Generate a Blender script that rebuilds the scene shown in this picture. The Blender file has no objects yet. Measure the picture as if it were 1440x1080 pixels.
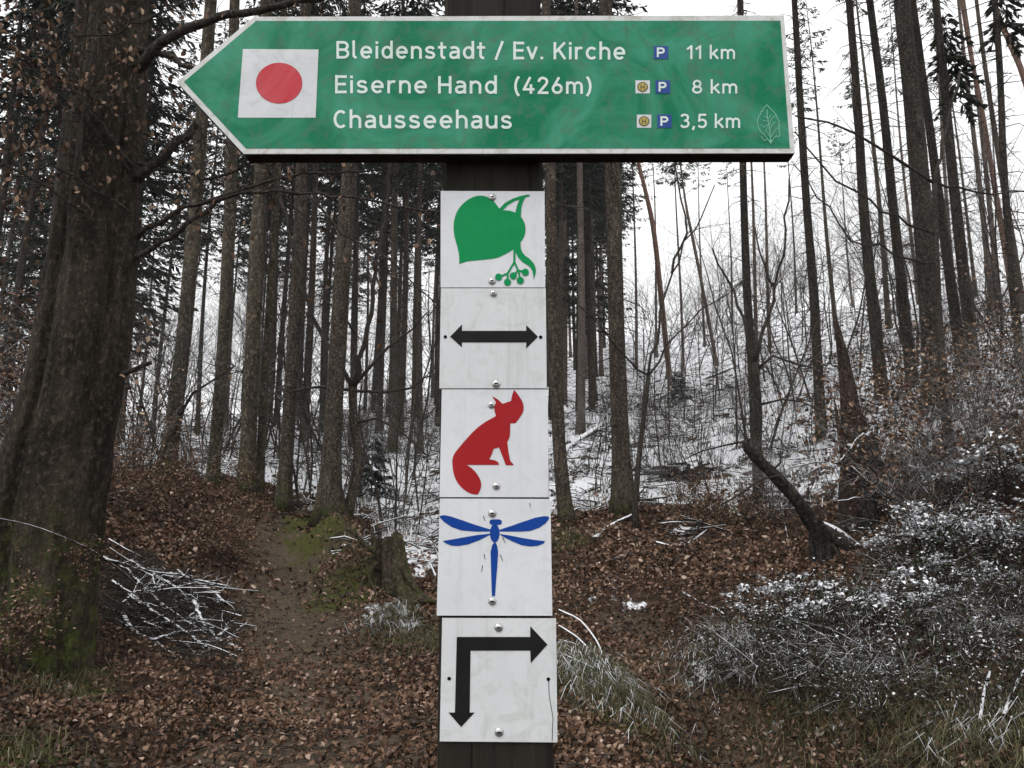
import bpy, math, random
import numpy as np
from mathutils import Vector
from mathutils.geometry import tessellate_polygon

# ------------------------------------------------------------------ camera
scene = bpy.context.scene
C = scene.collection
F, CX, CY = 1165.0, 720.0, 540.0          # focal length and centre in photo pixels (1440 x 1080)
PITCH = math.radians(11.0)
EYE = 1.55
cp, sp = math.cos(PITCH), math.sin(PITCH)
cam = bpy.data.cameras.new('camera')
cam.sensor_width = 36.0
cam.lens = 36.0 * F / 1440.0
cam.clip_start = 0.05
cam.clip_end = 3000
cam_o = bpy.data.objects.new('camera', cam)
C.objects.link(cam_o)
cam_o.location = (0, 0, EYE)
cam_o.rotation_euler = (math.pi / 2 + PITCH, 0, 0)
scene.camera = cam_o

# ------------------------------------------------------------------ world: bright overcast sky
world = bpy.data.worlds.new('World')
scene.world = world
world.use_nodes = True
wn = world.node_tree
wn.nodes.clear()
sky = wn.nodes.new('ShaderNodeTexSky')
sky.sky_type = 'NISHITA'
sky.sun_disc = False
SUN_EL, SUN_AZ = math.radians(52), math.radians(215)     # azimuth clockwise from +Y
sky.sun_elevation = SUN_EL
sky.sun_rotation = SUN_AZ
sky.air_density = 1.0
sky.dust_density = 4.0
hsv = wn.nodes.new('ShaderNodeHueSaturation')
hsv.inputs['Saturation'].default_value = 0.10
mixw = wn.nodes.new('ShaderNodeMix')
mixw.data_type = 'RGBA'
mixw.inputs[0].default_value = 0.80
mixw.inputs[7].default_value = (13.0, 13.0, 13.1, 1)         # the even cloud layer
bg = wn.nodes.new('ShaderNodeBackground')
bg.inputs['Strength'].default_value = 0.10
wo = wn.nodes.new('ShaderNodeOutputWorld')
wn.links.new(sky.outputs[0], hsv.inputs['Color'])
wn.links.new(hsv.outputs[0], mixw.inputs[6])
wn.links.new(mixw.outputs[2], bg.inputs['Color'])
wn.links.new(bg.outputs[0], wo.inputs['Surface'])

sun = bpy.data.lights.new('sun', 'SUN')
sun.energy = 0.8
sun.angle = math.radians(25)
sun.color = (1.0, 0.98, 0.95)
sun_o = bpy.data.objects.new('sun', sun)
C.objects.link(sun_o)
sd = Vector((math.sin(SUN_AZ) * math.cos(SUN_EL), math.cos(SUN_AZ) * math.cos(SUN_EL), math.sin(SUN_EL)))
sun_o.rotation_euler = sd.to_track_quat('Z', 'Y').to_euler()
sun_o.location = (0, 0, 40)

vs = scene.view_settings
vs.view_transform = 'Standard'
vs.look = 'None'
vs.exposure = 0.30
vs.gamma = 1.0
vs.use_curve_mapping = False
scene.cycles.max_bounces = 6
scene.cycles.use_denoising = True

HAZE = 0.0004
rnd = random.Random(7)
rng = np.random.default_rng(11)


# ------------------------------------------------------------------ pixels to directions
def at(px, py, Y):
    u, v = (px - CX) / F, -(py - CY) / F
    dy, dz = cp - v * sp, sp + v * cp
    s = Y / dy
    return Vector((u * s, Y, EYE + dz * s))


def depth(p):
    return p[1] * cp + (p[2] - EYE) * sp


def proj(x, y, z):
    d = y * cp + (z - EYE) * sp
    up = -y * sp + (z - EYE) * cp
    return CX + F * x / d, CY - F * up / d


def rad(w, p):
    return 0.5 * w / F * depth(p)


# ------------------------------------------------------------------ noise
def vnoise(x, y, seed=0):
    x = np.asarray(x, float); y = np.asarray(y, float)
    xi = np.floor(x).astype(np.int64); yi = np.floor(y).astype(np.int64)
    fx, fy = x - xi, y - yi
    fx = fx * fx * (3 - 2 * fx); fy = fy * fy * (3 - 2 * fy)

    def h(i, j):
        n = (i * 374761393 + j * 668265263 + seed * 974711) & 0xffffffff
        n = ((n ^ (n >> 13)) * 1274126177) & 0xffffffff
        return ((n ^ (n >> 16)) & 0xffff) / 65535.0
    a = h(xi, yi) * (1 - fx) + h(xi + 1, yi) * fx
    b = h(xi, yi + 1) * (1 - fx) + h(xi + 1, yi + 1) * fx
    return a * (1 - fy) + b * fy - 0.5


def sstep(a, b, x):
    t = np.clip((x - a) / (b - a), 0, 1)
    return t * t * (3 - 2 * t)


# ------------------------------------------------------------------ terrain from measured ground points (pixel, distance)
GP = [
    (450, 1080, 5.3), (150, 1080, 5.2), (0, 1060, 5.0), (650, 1080, 5.3), (430, 1000, 6.5), (200, 1000, 6.4), (0, 960, 6.4),
    (420, 900, 8.8), (220, 920, 8.2), (80, 945, 7.1), (400, 850, 10.3), (300, 860, 10.0), (405, 790, 12.6), (410, 735, 14.6), (455, 718, 15.0),
    (300, 760, 12.0), (200, 760, 11.0), (250, 700, 13.5), (330, 695, 14.2), (120, 700, 12.2), (0, 720, 10.5), (-150, 700, 10),
    (500, 800, 12.0), (530, 850, 10.8), (600, 900, 9.0), (600, 1000, 6.6), (510, 735, 14.6), (540, 775, 13.5), (590, 820, 12.2), (650, 850, 11.0),
    (560, 745, 18.0), (620, 750, 17.0), (600, 700, 22), (600, 650, 29), (600, 590, 45), (600, 574, 62), (500, 578, 95), (420, 650, 25), (420, 600, 42),
    (300, 655, 23), (300, 620, 40), (150, 660, 20), (150, 625, 36), (-50, 640, 20), (-100, 600, 40), (300, 590, 80), (0, 595, 80), (450, 585, 130), (200, 592, 130),
    (797, 748, 13.0), (720, 770, 13.0), (878, 728, 14.0), (850, 800, 10.6), (800, 850, 9.6), (870, 860, 9.2), (930, 900, 8.6), (760, 900, 8.6),
    (960, 960, 7.8), (1030, 1010, 7.1), (1080, 1070, 6.4), (900, 1075, 5.9), (830, 945, 7.2), (780, 940, 7.2), (800, 1070, 5.4), (900, 985, 6.9),
    (980, 905, 8.4), (1050, 905, 8.0), (1000, 800, 11.2), (1000, 745, 13.2), (940, 735, 13.6), (1100, 780, 11.6), (1150, 790, 11.2), (1230, 790, 10.6),
    (1150, 960, 6.9), (1200, 900, 7.6), (1200, 1010, 6.3), (1280, 840, 8.8), (1400, 800, 8.6), (1350, 930, 6.8), (1300, 1030, 5.8), (1420, 1060, 5.0), (1440, 960, 6.0), (1560, 860, 7.0), (1600, 1000, 5.0),
    (800, 690, 19), (880, 670, 21), (1000, 680, 20), (800, 620, 30), (880, 590, 36), (1000, 610, 31), (1000, 545, 45), (1000, 490, 72), (860, 520, 62),
    (1000, 450, 105), (850, 480, 110), (1100, 690, 17), (1150, 600, 24), (1150, 520, 36), (1150, 450, 70), (1240, 660, 14), (1240, 560, 20), (1300, 690, 11.5),
    (1315, 575, 15.2), (1240, 500, 32), (1430, 520, 17), (1430, 600, 12.0), (1440, 700, 9.8), (1350, 480, 26), (1430, 430, 38), (1600, 480, 18), (1600, 600, 11), (1300, 420, 80), (1500, 400, 70),
]
W0 = [(0, 0, 0.0), (-2.5, 0, .05), (3, 0, -.05), (0, 2.5, .03), (-2.5, 3, .12), (3, 3, .02), (0, -10, -.4), (-15, -6, .8), (15, -6, .4), (-8, 2, .5), (8, 2, .6), (-30, 10, 3.0), (30, 10, 8), (-60, 40, 8), (60, 40, 22),
      (50, 210, 46), (-60, 220, 22), (-150, 100, 14), (150, 100, 46), (0, -100, -5), (0, 600, 70), (-600, 0, 5), (600, 0, 40), (0, -600, -10), (-500, 500, 45), (500, 500, 75)]


def warp(x, y):
    r = np.sqrt(x * x + y * y) + 1e-6
    k = np.log1p(r / 5.0) / r
    return np.stack([x * k, y * k], -1)


_cp = np.array([tuple(at(*g)) for g in GP] + W0)
_cw = warp(_cp[:, 0], _cp[:, 1])


def _phi(d2):
    return np.where(d2 > 1e-12, 0.5 * d2 * np.log(d2 + 1e-12), 0)


_n = len(_cw)
_K = _phi(((_cw[:, None] - _cw[None]) ** 2).sum(-1)) + np.eye(_n) * 0.0015
_P = np.concatenate([np.ones((_n, 1)), _cw], 1)
_A = np.block([[_K, _P], [_P.T, np.zeros((3, 3))]])
_S = np.log1p(np.sqrt(_cp[:, 0] ** 2 + _cp[:, 1] ** 2) / 5.0) * 0 + 1.0
_sol = np.linalg.solve(_A, np.concatenate([_cp[:, 2] / _S, np.zeros(3)]))


CARVE = []          # (polyline, depth, half width): trodden path, sunken gully, raised banks


def line_dist(x, y, pts):
    d = np.full(x.shape, 1e9)
    for (ax, ay), (bx, by) in zip(pts[:-1], pts[1:]):
        vx, vy = bx - ax, by - ay
        t = np.clip(((x - ax) * vx + (y - ay) * vy) / (vx * vx + vy * vy), 0, 1)
        d = np.minimum(d, np.hypot(x - ax - t * vx, y - ay - t * vy))
    return d


def gz(x, y):
    x = np.atleast_1d(np.asarray(x, float)); y = np.atleast_1d(np.asarray(y, float))
    out = np.empty(x.shape)
    xf, yf, of = x.ravel(), y.ravel(), out.ravel()
    for i in range(0, len(xf), 20000):
        q = warp(xf[i:i + 20000], yf[i:i + 20000])
        of[i:i + 20000] = _phi(((q[:, None] - _cw[None]) ** 2).sum(-1)) @ _sol[:_n] + _sol[_n] + q @ _sol[_n + 1:]
    d = np.sqrt(xf * xf + yf * yf)
    far = sstep(9, 20, d)
    of += vnoise(xf * 1.3, yf * 1.3, 1) * (.10 + .25 * far) + vnoise(xf * 3.7, yf * 3.7, 2) * (.05 + .1 * far) + vnoise(xf * 9, yf * 9, 3) * .03 + vnoise(xf * .3, yf * .3, 4) * .7 * far
    for pts, dep, wid in CARVE:
        of -= dep * np.exp(-(line_dist(xf, yf, pts) / wid) ** 2)
    return of.reshape(x.shape)


def gz1(x, y):
    return float(gz([x], [y])[0])


_hits = {}


def hit(px, py, y0=3.0):
    """First ground point seen through a pixel."""
    k = (px, py)
    if k not in _hits:
        Y = y0 * 1.012 ** np.arange(420)
        u, v = (px - CX) / F, -(py - CY) / F
        dy, dz = cp - v * sp, sp + v * cp
        x, z = u * Y / dy, EYE + dz * Y / dy
        below = np.nonzero(gz(x, Y) > z)[0]
        Yh = float(Y[below[0]]) if len(below) else 60.0
        _hits[k] = Yh
    Yh = _hits[k]
    return at(px, py, Yh)


def onground(px, Y):
    """Ground point at distance Y under image column px."""
    x = (px - CX) / F * Y
    for _ in range(4):
        z = gz1(x, Y)
        x = (px - CX) / F * (Y * cp + (z - EYE) * sp)
    return Vector((x, Y, gz1(x, Y)))


# ------------------------------------------------------------------ mesh builder
class MB:
    def __init__(self):
        self.v, self.q, self.t, self.ti, self.qm, self.tm, self.n = [], [], [], [], [], [], 0

    def add(self, v, quads=None, tris=None, tint=0.5, m=0):
        v = np.asarray(v, float).reshape(-1, 3)
        self.v.append(v)
        self.ti.append(np.broadcast_to(np.asarray(tint, float), (len(v),)))
        if quads is not None and len(quads):
            q = np.asarray(quads, int).reshape(-1, 4) + self.n
            self.q.append(q); self.qm.append(np.full(len(q), m))
        if tris is not None and len(tris):
            t = np.asarray(tris, int).reshape(-1, 3) + self.n
            self.t.append(t); self.tm.append(np.full(len(t), m))
        self.n += len(v)

    def tube(self, pts, radii, sides=6, tint=0.5, wob=None, cap=True):
        P = np.array([tuple(p) for p in pts], float)
        n = len(P)
        R = np.broadcast_to(np.asarray(radii, float), (n,))
        T = np.gradient(P, axis=0)
        T /= np.linalg.norm(T, axis=1)[:, None] + 1e-9
        ref = np.array([0.31, 0.95, 0.05]) if abs(T[0][1]) < .9 else np.array([1., 0.1, 0.2])
        U = np.cross(T, ref); U /= np.linalg.norm(U, axis=1)[:, None] + 1e-9
        V = np.cross(T, U)
        a = np.arange(sides) * 2 * math.pi / sides
        rr = R[:, None] * np.ones(sides)[None]
        if wob is not None:
            rr = rr * wob(P, a)
        ring = P[:, None] + rr[..., None] * (np.cos(a)[None, :, None] * U[:, None] + np.sin(a)[None, :, None] * V[:, None])
        v = ring.reshape(-1, 3)
        i = np.arange(n - 1)[:, None] * sides; j = np.arange(sides)[None]; k = (j + 1) % sides
        q = np.stack([i + j, i + k, i + sides + k, i + sides + j], -1).reshape(-1, 4)
        tn = np.asarray(tint, float)
        tv = np.repeat(tn, sides) if tn.ndim else float(tn)
        tr = None
        if cap:
            v = np.concatenate([v, P[:1], P[-1:]])
            if tn.ndim:
                tv = np.concatenate([tv, tn[:1], tn[-1:]])
            e = (n - 1) * sides; c0, c1 = n * sides, n * sides + 1
            jj = np.arange(sides); kk = (jj + 1) % sides
            tr = np.concatenate([np.stack([kk, jj, np.full(sides, c0)], -1), np.stack([e + jj, e + kk, np.full(sides, c1)], -1)])
        self.add(v, q, tr, tv)
        return self

    def mesh(self, name, mats, smooth=True):
        me = bpy.data.meshes.new(name)
        V = np.concatenate(self.v)
        me.vertices.add(len(V)); me.vertices.foreach_set('co', V.ravel())
        Q = np.concatenate(self.q) if self.q else np.zeros((0, 4), int)
        T = np.concatenate(self.t) if self.t else np.zeros((0, 3), int)
        me.loops.add(Q.size + T.size)
        me.loops.foreach_set('vertex_index', np.concatenate([Q.ravel(), T.ravel()]).astype(np.int32))
        me.polygons.add(len(Q) + len(T))
        st = np.concatenate([np.arange(len(Q)) * 4, Q.size + np.arange(len(T)) * 3]).astype(np.int32)
        me.polygons.foreach_set('loop_start', st)
        mi = np.concatenate(self.qm + self.tm).astype(np.int32)
        me.polygons.foreach_set('material_index', mi)
        me.polygons.foreach_set('use_smooth', np.full(len(mi), smooth))
        me.update(calc_edges=True)
        at_ = me.attributes.new('tint', 'FLOAT', 'POINT')
        at_.data.foreach_set('value', np.concatenate(self.ti).astype(np.float32))
        for m in (mats if isinstance(mats, (list, tuple)) else [mats]):
            me.materials.append(m)
        return me

    def build(self, name, mats, parent=None, smooth=True, **k):
        return obj(name, self.mesh(name, mats, smooth), parent, **k)


def tag(o, label=None, category=None, group=None, kind=None):
    for k, v in (('label', label), ('category', category), ('group', group), ('kind', kind)):
        if v:
            o[k] = v
    return o


LOOSE = {'twigs', 'dead_twigs', 'leaves', 'crown', 'canes', 'scratch_marks'}


def obj(name, data, parent=None, loc=None, **k):
    o = bpy.data.objects.new(name, data)
    C.objects.link(o)
    if parent is not None:
        o.parent = parent
    if loc is not None:
        o.location = loc
    if parent is not None and name in LOOSE:
        o['kind'] = 'stuff'
    return tag(o, **k)


def thing(name, label, category, group=None, loc=(0, 0, 0), rz=0, s=1.0):
    o = bpy.data.objects.new(name, None)
    o.empty_display_size = .2
    C.objects.link(o)
    o.location = loc; o.rotation_euler = (0, 0, rz)
    o.scale = (s, s, s)
    return tag(o, label, category, group)


def catmull(P, step=0.25):
    P = [np.array(tuple(p), float) for p in P]
    if len(P) == 2:
        n = max(2, int(np.linalg.norm((P[1] - P[0])[:3]) / step) + 1)
        return np.array([P[0] + (P[1] - P[0]) * t for t in np.linspace(0, 1, n)])
    out = []
    for i in range(len(P) - 1):
        p1, p2 = P[i], P[i + 1]
        p0 = P[i - 1] if i else 2 * p1 - p2
        p3 = P[i + 2] if i + 2 < len(P) else 2 * p2 - p1
        n = max(1, int(np.linalg.norm((p2 - p1)[:3]) / step))
        for t in np.arange(n) / n:
            out.append(.5 * (2 * p1 + (p2 - p0) * t + (2 * p0 - 5 * p1 + 4 * p2 - p3) * t * t + (3 * p1 - p0 - 3 * p2 + p3) * t ** 3))
    out.append(P[-1])
    return np.array(out)


# ------------------------------------------------------------------ materials
def newmat(name, rough=.85, spec=.25):
    m = bpy.data.materials.new(name)
    m.use_nodes = True
    nt = m.node_tree
    b = nt.nodes['Principled BSDF']
    b.inputs['Roughness'].default_value = rough
    b.inputs['Specular IOR Level'].default_value = spec
    return m, nt, b


def N(nt, typ, **k):
    n = nt.nodes.new(typ)
    for a, v in k.items():
        if a.startswith('i_'):
            n.inputs[a[2:].replace('_', ' ')].default_value = v
        else:
            setattr(n, a, v)
    return n


def ramp(nt, src, stops):
    r = nt.nodes.new('ShaderNodeValToRGB')
    el = r.color_ramp.elements
    while len(el) < len(stops):
        el.new(.5)
    for e, (p, c) in zip(el, stops):
        e.position = p
        e.color = (c[0], c[1], c[2], 1) if not isinstance(c, (int, float)) else (c, c, c, 1)
    nt.links.new(src, r.inputs['Fac'])
    return r.outputs['Color']


def math_(nt, op, a, b=None, clamp=False):
    n = nt.nodes.new('ShaderNodeMath'); n.operation = op; n.use_clamp = clamp
    for i, s in enumerate((a, b)):
        if s is None:
            continue
        if isinstance(s, (int, float)):
            n.inputs[i].default_value = s
        else:
            nt.links.new(s, n.inputs[i])
    return n.outputs[0]


def mixc(nt, fac, a, b, blend='MIX'):
    n = nt.nodes.new('ShaderNodeMix'); n.data_type = 'RGBA'; n.blend_type = blend
    for i, s in ((0, fac), (6, a), (7, b)):
        if isinstance(s, (int, float)):
            n.inputs[i].default_value = s
        elif isinstance(s, tuple):
            n.inputs[i].default_value = (*s, 1)
        else:
            nt.links.new(s, n.inputs[i])
    return n.outputs[2]


def noise_(nt, scale, detail=4, rough=.6, vec=None, stretch=None, dist=0.0):
    tc = nt.nodes.new('ShaderNodeTexCoord')
    src = tc.outputs['Object'] if vec is None else vec
    if stretch:
        mp = nt.nodes.new('ShaderNodeMapping'); mp.inputs['Scale'].default_value = stretch
        nt.links.new(src, mp.inputs['Vector']); src = mp.outputs[0]
    n = nt.nodes.new('ShaderNodeTexNoise')
    n.inputs['Scale'].default_value = scale; n.inputs['Detail'].default_value = detail
    n.inputs['Roughness'].default_value = rough; n.inputs['Distortion'].default_value = dist
    nt.links.new(src, n.inputs['Vector'])
    return n.outputs['Fac']


def bump(nt, b, h, strength=.5, dist=.02):
    n = nt.nodes.new('ShaderNodeBump')
    n.inputs['Strength'].default_value = strength; n.inputs['Distance'].default_value = dist
    nt.links.new(h, n.inputs['Height']); nt.links.new(n.outputs[0], b.inputs['Normal'])


def attr(nt, name='tint'):
    a = nt.nodes.new('ShaderNodeAttribute'); a.attribute_name = name
    return a.outputs['Fac']


def upness(nt):
    g = nt.nodes.new('ShaderNodeNewGeometry')
    s = nt.nodes.new('ShaderNodeSeparateXYZ')
    nt.links.new(g.outputs['Normal'], s.inputs[0])
    return s.outputs['Z']


SNOW = (.86, .87, .90)


def bark(name, dark, light, scale=9, moss=True, stretch=(1, 1, .22), plates=True, snow=0.0, depth_=.03, fleck=1.0):
    m, nt, b = newmat(name, .92, .15)
    n1 = noise_(nt, scale, 6, .65, stretch=stretch, dist=.4)
    n2 = noise_(nt, 1.3, 3, .5)
    n3 = noise_(nt, scale * 5, 3, .6, stretch=(1, 1, .6))
    col = ramp(nt, n1, [(.30, dark), (.55, tuple((a + c) / 2 for a, c in zip(dark, light))), (.75, light)])
    col = mixc(nt, ramp(nt, n2, [(.35, 0.0), (.7, .55)]), col, tuple(c * .55 for c in dark))
    n4 = noise_(nt, scale * 3.1, 4, .75, stretch=(1, 1, .7))
    col = mixc(nt, ramp(nt, n4, [(.36, .85 * fleck), (.47, 0.0)]), col, tuple(c * .45 for c in dark))
    col = mixc(nt, ramp(nt, n4, [(.54, 0.0), (.66, .75 * fleck)]), col, tuple(c * 1.75 for c in light))
    h = math_(nt, 'ADD', n1, math_(nt, 'MULTIPLY', n4, .6))
    if plates:
        tc = nt.nodes.new('ShaderNodeTexCoord'); mp = nt.nodes.new('ShaderNodeMapping')
        mp.inputs['Scale'].default_value = (1, 1, .45)
        nt.links.new(tc.outputs['Object'], mp.inputs[0])
        vo = N(nt, 'ShaderNodeTexVoronoi', feature='DISTANCE_TO_EDGE'); vo.inputs['Scale'].default_value = scale * 3.2
        wv = nt.nodes.new('ShaderNodeTexNoise'); wv.inputs['Scale'].default_value = scale * 2; wv.inputs['Detail'].default_value = 3
        nt.links.new(mp.outputs[0], wv.inputs['Vector'])
        nt.links.new(mixc(nt, .12, mp.outputs[0], wv.outputs['Color'], 'ADD'), vo.inputs['Vector'])
        edge = ramp(nt, vo.outputs['Distance'], [(0, 0.0), (.16, 1.0)])
        col = mixc(nt, edge, mixc(nt, .38, col, tuple(c * .4 for c in dark)), col)
        h = math_(nt, 'ADD', h, math_(nt, 'MULTIPLY', edge, .28))
    if moss:
        mf = math_(nt, 'MULTIPLY', attr(nt), math_(nt, 'ADD', ramp(nt, noise_(nt, 7, 5, .7), [(.45, 0.0), (.60, 1.0)]), .05), True)
        col = mixc(nt, mf, col, ramp(nt, n3, [(.3, (.03, .04, .010)), (.7, (.11, .13, .032))]))
    if snow:
        sf = math_(nt, 'ADD', upness(nt), math_(nt, 'MULTIPLY', math_(nt, 'SUBTRACT', noise_(nt, 6, 4, .7), .5), 2.2))
        col = mixc(nt, ramp(nt, sf, [(1 - snow, 0.0), (min(.999, 1 - snow + .12), 1.0)]), col, SNOW)
    nt.links.new(col, b.inputs['Base Color'])
    bump(nt, b, h, .9, depth_)
    return m


def leafmat(name, stops, rough=.6, spec=.3, trans=.0):
    m, nt, b = newmat(name, rough, spec)
    col = ramp(nt, attr(nt), stops)
    n = noise_(nt, 40, 2)
    col = mixc(nt, .35, col, mixc(nt, n, (.3, .3, .3), (1, 1, 1)), 'MULTIPLY')
    nt.links.new(col, b.inputs['Base Color'])
    return m


M = {}
M['spruce_bark'] = bark('spruce_bark', (.032, .025, .019), (.180, .148, .115), 9, depth_=.05)
M['dark_bark'] = bark('dark_bark', (.020, .017, .014), (.105, .090, .075), 9, depth_=.05)
M['beech_bark'] = bark('beech_bark', (.030, .025, .018), (.150, .125, .092), 6, stretch=(1, 1, .2), plates=False, depth_=.05)
M['big_beech_bark'] = bark('big_beech_bark', (.011, .009, .006), (.085, .068, .049), 8, stretch=(1, 1, .15), plates=False, depth_=.10, fleck=.8)
M['pine_bark'] = bark('pine_bark', (.09, .072, .060), (.22, .175, .150), 8, moss=False)
M['red_pine_bark'] = bark('red_pine_bark', (.12, .068, .050), (.30, .185, .145), 8, moss=False)
M['dead_bark'] = bark('dead_smooth_bark', (.010, .009, .008), (.070, .060, .052), 8, moss=False, plates=False, stretch=(1, 1, .5), depth_=.06, snow=.16)
M['twig'] = bark('twig_bark', (.022, .018, .015), (.085, .073, .062), 14, moss=False, plates=False)
M['snow_twig'] = bark('snowy_twig_bark', (.022, .018, .015), (.085, .073, .062), 14, moss=False, plates=False, snow=.5)
M['snow_branch'] = bark('snow_covered_branch', (.020, .016, .013), (.07, .058, .048), 10, moss=False, plates=False, snow=.72)
M['stump_bark'] = bark('stump_bark', (.014, .011, .008), (.105, .082, .058), 9, stretch=(1, 1, .14), plates=False)
M['rotten_wood'] = bark('rotten_wood', (.013, .010, .008), (.078, .053, .041), 9, moss=False, stretch=(1, 1, .1), plates=False)
M['cane'] = bark('bramble_cane', (.018, .012, .010), (.080, .054, .044), 14, moss=False, plates=False, snow=.17)
M['pale_twig'] = bark('pale_twig_bark', (.045, .040, .034), (.17, .155, .135), 14, moss=False, plates=False, snow=.22)
M['log_bark'] = bark('log_bark', (.025, .021, .017), (.11, .095, .08), 7, moss=False, plates=False, snow=.6)
M['needles'] = leafmat('spruce_needles', [(0, (.010, .014, .008)), (.6, (.022, .030, .016)), (1, (.045, .052, .030))], .7, .2)
M['pine_needles'] = leafmat('pine_needles', [(0, (.018, .026, .014)), (1, (.060, .075, .042))], .7, .2)
M['snow_needles'] = leafmat('snowy_needles', [(0, (.010, .016, .010)), (.7, (.03, .038, .022)), (.8, (.5, .52, .55)), (1, SNOW)], .7, .2)
M['brown_leaf'] = leafmat('beech_leaves', [(0, (.050, .026, .015)), (.5, (.145, .080, .047)), (.85, (.29, .180, .112)), (1, (.46, .34, .24))], .6, .3)
M['litter'] = leafmat('leaf_litter', [(0, (.013, .008, .004)), (.34, (.076, .040, .023)), (.62, (.165, .090, .053)), (.86, (.29, .180, .118)), (1, (.48, .36, .28))], .55, .35)
M['bramble_leaf'] = leafmat('bramble_leaves', [(0, (.010, .014, .007)), (.55, (.038, .046, .022)), (.70, (.085, .080, .045)), (.72, (.55, .57, .60)), (1, SNOW)], .6, .3)
M['grass'] = leafmat('grass_blades', [(0, (.024, .025, .010)), (.5, (.080, .080, .030)), (.8, (.18, .155, .080)), (.88, (.26, .23, .15)), (.9, (.6, .62, .64)), (1, SNOW)], .6, .3)
M['moss'] = leafmat('moss_cushion', [(0, (.015, .022, .006)), (1, (.075, .095, .022))], .9, .1)


def ground_material():
    m, nt, b = newmat('forest_floor', .95, .1)
    sn, ms, pa = attr(nt, 'snow'), attr(nt, 'moss'), attr(nt, 'path')
    nf = noise_(nt, 14, 6, .75); nm = noise_(nt, 2.2, 5, .7); nc = noise_(nt, 45, 3, .7)
    soil = ramp(nt, nf, [(.25, (.010, .007, .005)), (.5, (.045, .029, .020)), (.66, (.10, .066, .045)), (.8, (.21, .145, .10))])
    dirt = ramp(nt, nf, [(.25, (.034, .026, .018)), (.6, (.120, .092, .066)), (.85, (.24, .19, .14))])
    col = mixc(nt, ramp(nt, math_(nt, 'ADD', pa, math_(nt, 'MULTIPLY', math_(nt, 'SUBTRACT', nm, .5), .9)), [(.35, 0.0), (.65, 1.0)]), soil, dirt)
    moss = ramp(nt, nc, [(.3, (.022, .026, .007)), (.7, (.110, .115, .030))])
    col = mixc(nt, ramp(nt, math_(nt, 'ADD', ms, math_(nt, 'MULTIPLY', math_(nt, 'SUBTRACT', nm, .5), 1.6)), [(.40, 0.0), (.7, .9)]), col, moss)
    s1 = noise_(nt, 6.5, 6, .72, stretch=(1, .7, 1))
    s2 = noise_(nt, 1.5, 3, .6, dist=.8)
    sf = math_(nt, 'ADD', sn, math_(nt, 'ADD', math_(nt, 'MULTIPLY', math_(nt, 'SUBTRACT', s1, .5), 1.5), math_(nt, 'MULTIPLY', math_(nt, 'SUBTRACT', s2, .5), 1.7)))
    snowf = ramp(nt, sf, [(.46, 0.0), (.58, 1.0)])
    col = mixc(nt, snowf, col, SNOW)
    nt.links.new(col, b.inputs['Base Color'])
    bump(nt, b, math_(nt, 'ADD', nf, math_(nt, 'MULTIPLY', snowf, .4)), .8, .05)
    return m


M['ground'] = ground_material()


def plain(name, col, rough=.5, spec=.4, metal=0.0, var=.0, scale=20):
    m, nt, b = newmat(name, rough, spec)
    b.inputs['Metallic'].default_value = metal
    if var:
        n = noise_(nt, scale, 5, .65)
        c = mixc(nt, ramp(nt, n, [(.3, 0.0), (.7, 1.0)]), tuple(x * (1 - var) for x in col), tuple(min(1, x * (1 + var * .6)) for x in col))
        nt.links.new(c, b.inputs['Base Color'])
    else:
        b.inputs['Base Color'].default_value = (*col, 1)
    return m


def worn(name, col, pale, amount=.5, dirt=(.30, .31, .27), dirt_amt=.35, rough=.42, s=1.0, spec=.14):
    """Outdoor enamel: chalky clouds, algae film and specks."""
    m, nt, b = newmat(name, rough, spec)
    n1 = noise_(nt, 7 * s, 6, .62, dist=1.6)
    n2 = noise_(nt, 22 * s, 6, .7, dist=2.2)
    n3 = noise_(nt, 260 * s, 2, .5)
    c = mixc(nt, ramp(nt, n1, [(.40, 0.0), (.62, amount)]), col, pale)
    c = mixc(nt, ramp(nt, n2, [(.50, 0.0), (.68, dirt_amt)]), c, dirt)
    c = mixc(nt, ramp(nt, n3, [(.72, 0.0), (.78, .55)]), c, tuple(x * .45 for x in col))
    n5 = noise_(nt, 55 * s, 4, .7, stretch=(1, 1, .07))
    c = mixc(nt, ramp(nt, n5, [(.55, 0.0), (.78, dirt_amt * .7)]), c, tuple(x * .8 for x in dirt))
    nt.links.new(c, b.inputs['Base Color'])
    nt.links.new(ramp(nt, n2, [(.3, rough - .06), (.7, rough + .25)]), b.inputs['Roughness'])
    return m


M['sign_green'] = worn('green_enamel', (.0, .165, .076), (.050, .285, .172), .95, (.080, .165, .110), .75)
M['sign_white'] = worn('white_border', (.62, .64, .63), (.70, .72, .72), .5, (.36, .36, .27), .7)
M['panel_white'] = worn('white_film', (.60, .62, .64), (.72, .74, .77), .6, (.44, .45, .44), .5)
M['sign_red'] = worn('red_film', (.50, .035, .050), (.58, .15, .17), .55, (.45, .10, .11), .5)
M['letter'] = worn('white_lettering', (.66, .76, .72), (.74, .82, .80), .5, (.42, .58, .50), .5)
M['blue_p'] = worn('blue_film', (.025, .065, .26), (.05, .10, .32), .5, (.05, .12, .25), .3)
M['yellow_h'] = worn('yellow_film', (.44, .34, .09), (.52, .44, .16), .5, (.3, .26, .1), .4)
M['green_h'] = plain('dark_green_film', (.11, .10, .035), .5)
M['outline'] = plain('pale_green_line', (.17, .46, .33), .5)
M['plate'] = worn('white_enamel_plate', (.66, .68, .71), (.72, .74, .77), .6, (.55, .57, .56), .45, .32)
M['plate_dirty'] = worn('stained_enamel_plate', (.63, .65, .665), (.70, .72, .73), .6, (.50, .53, .49), .7, .32)
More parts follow.
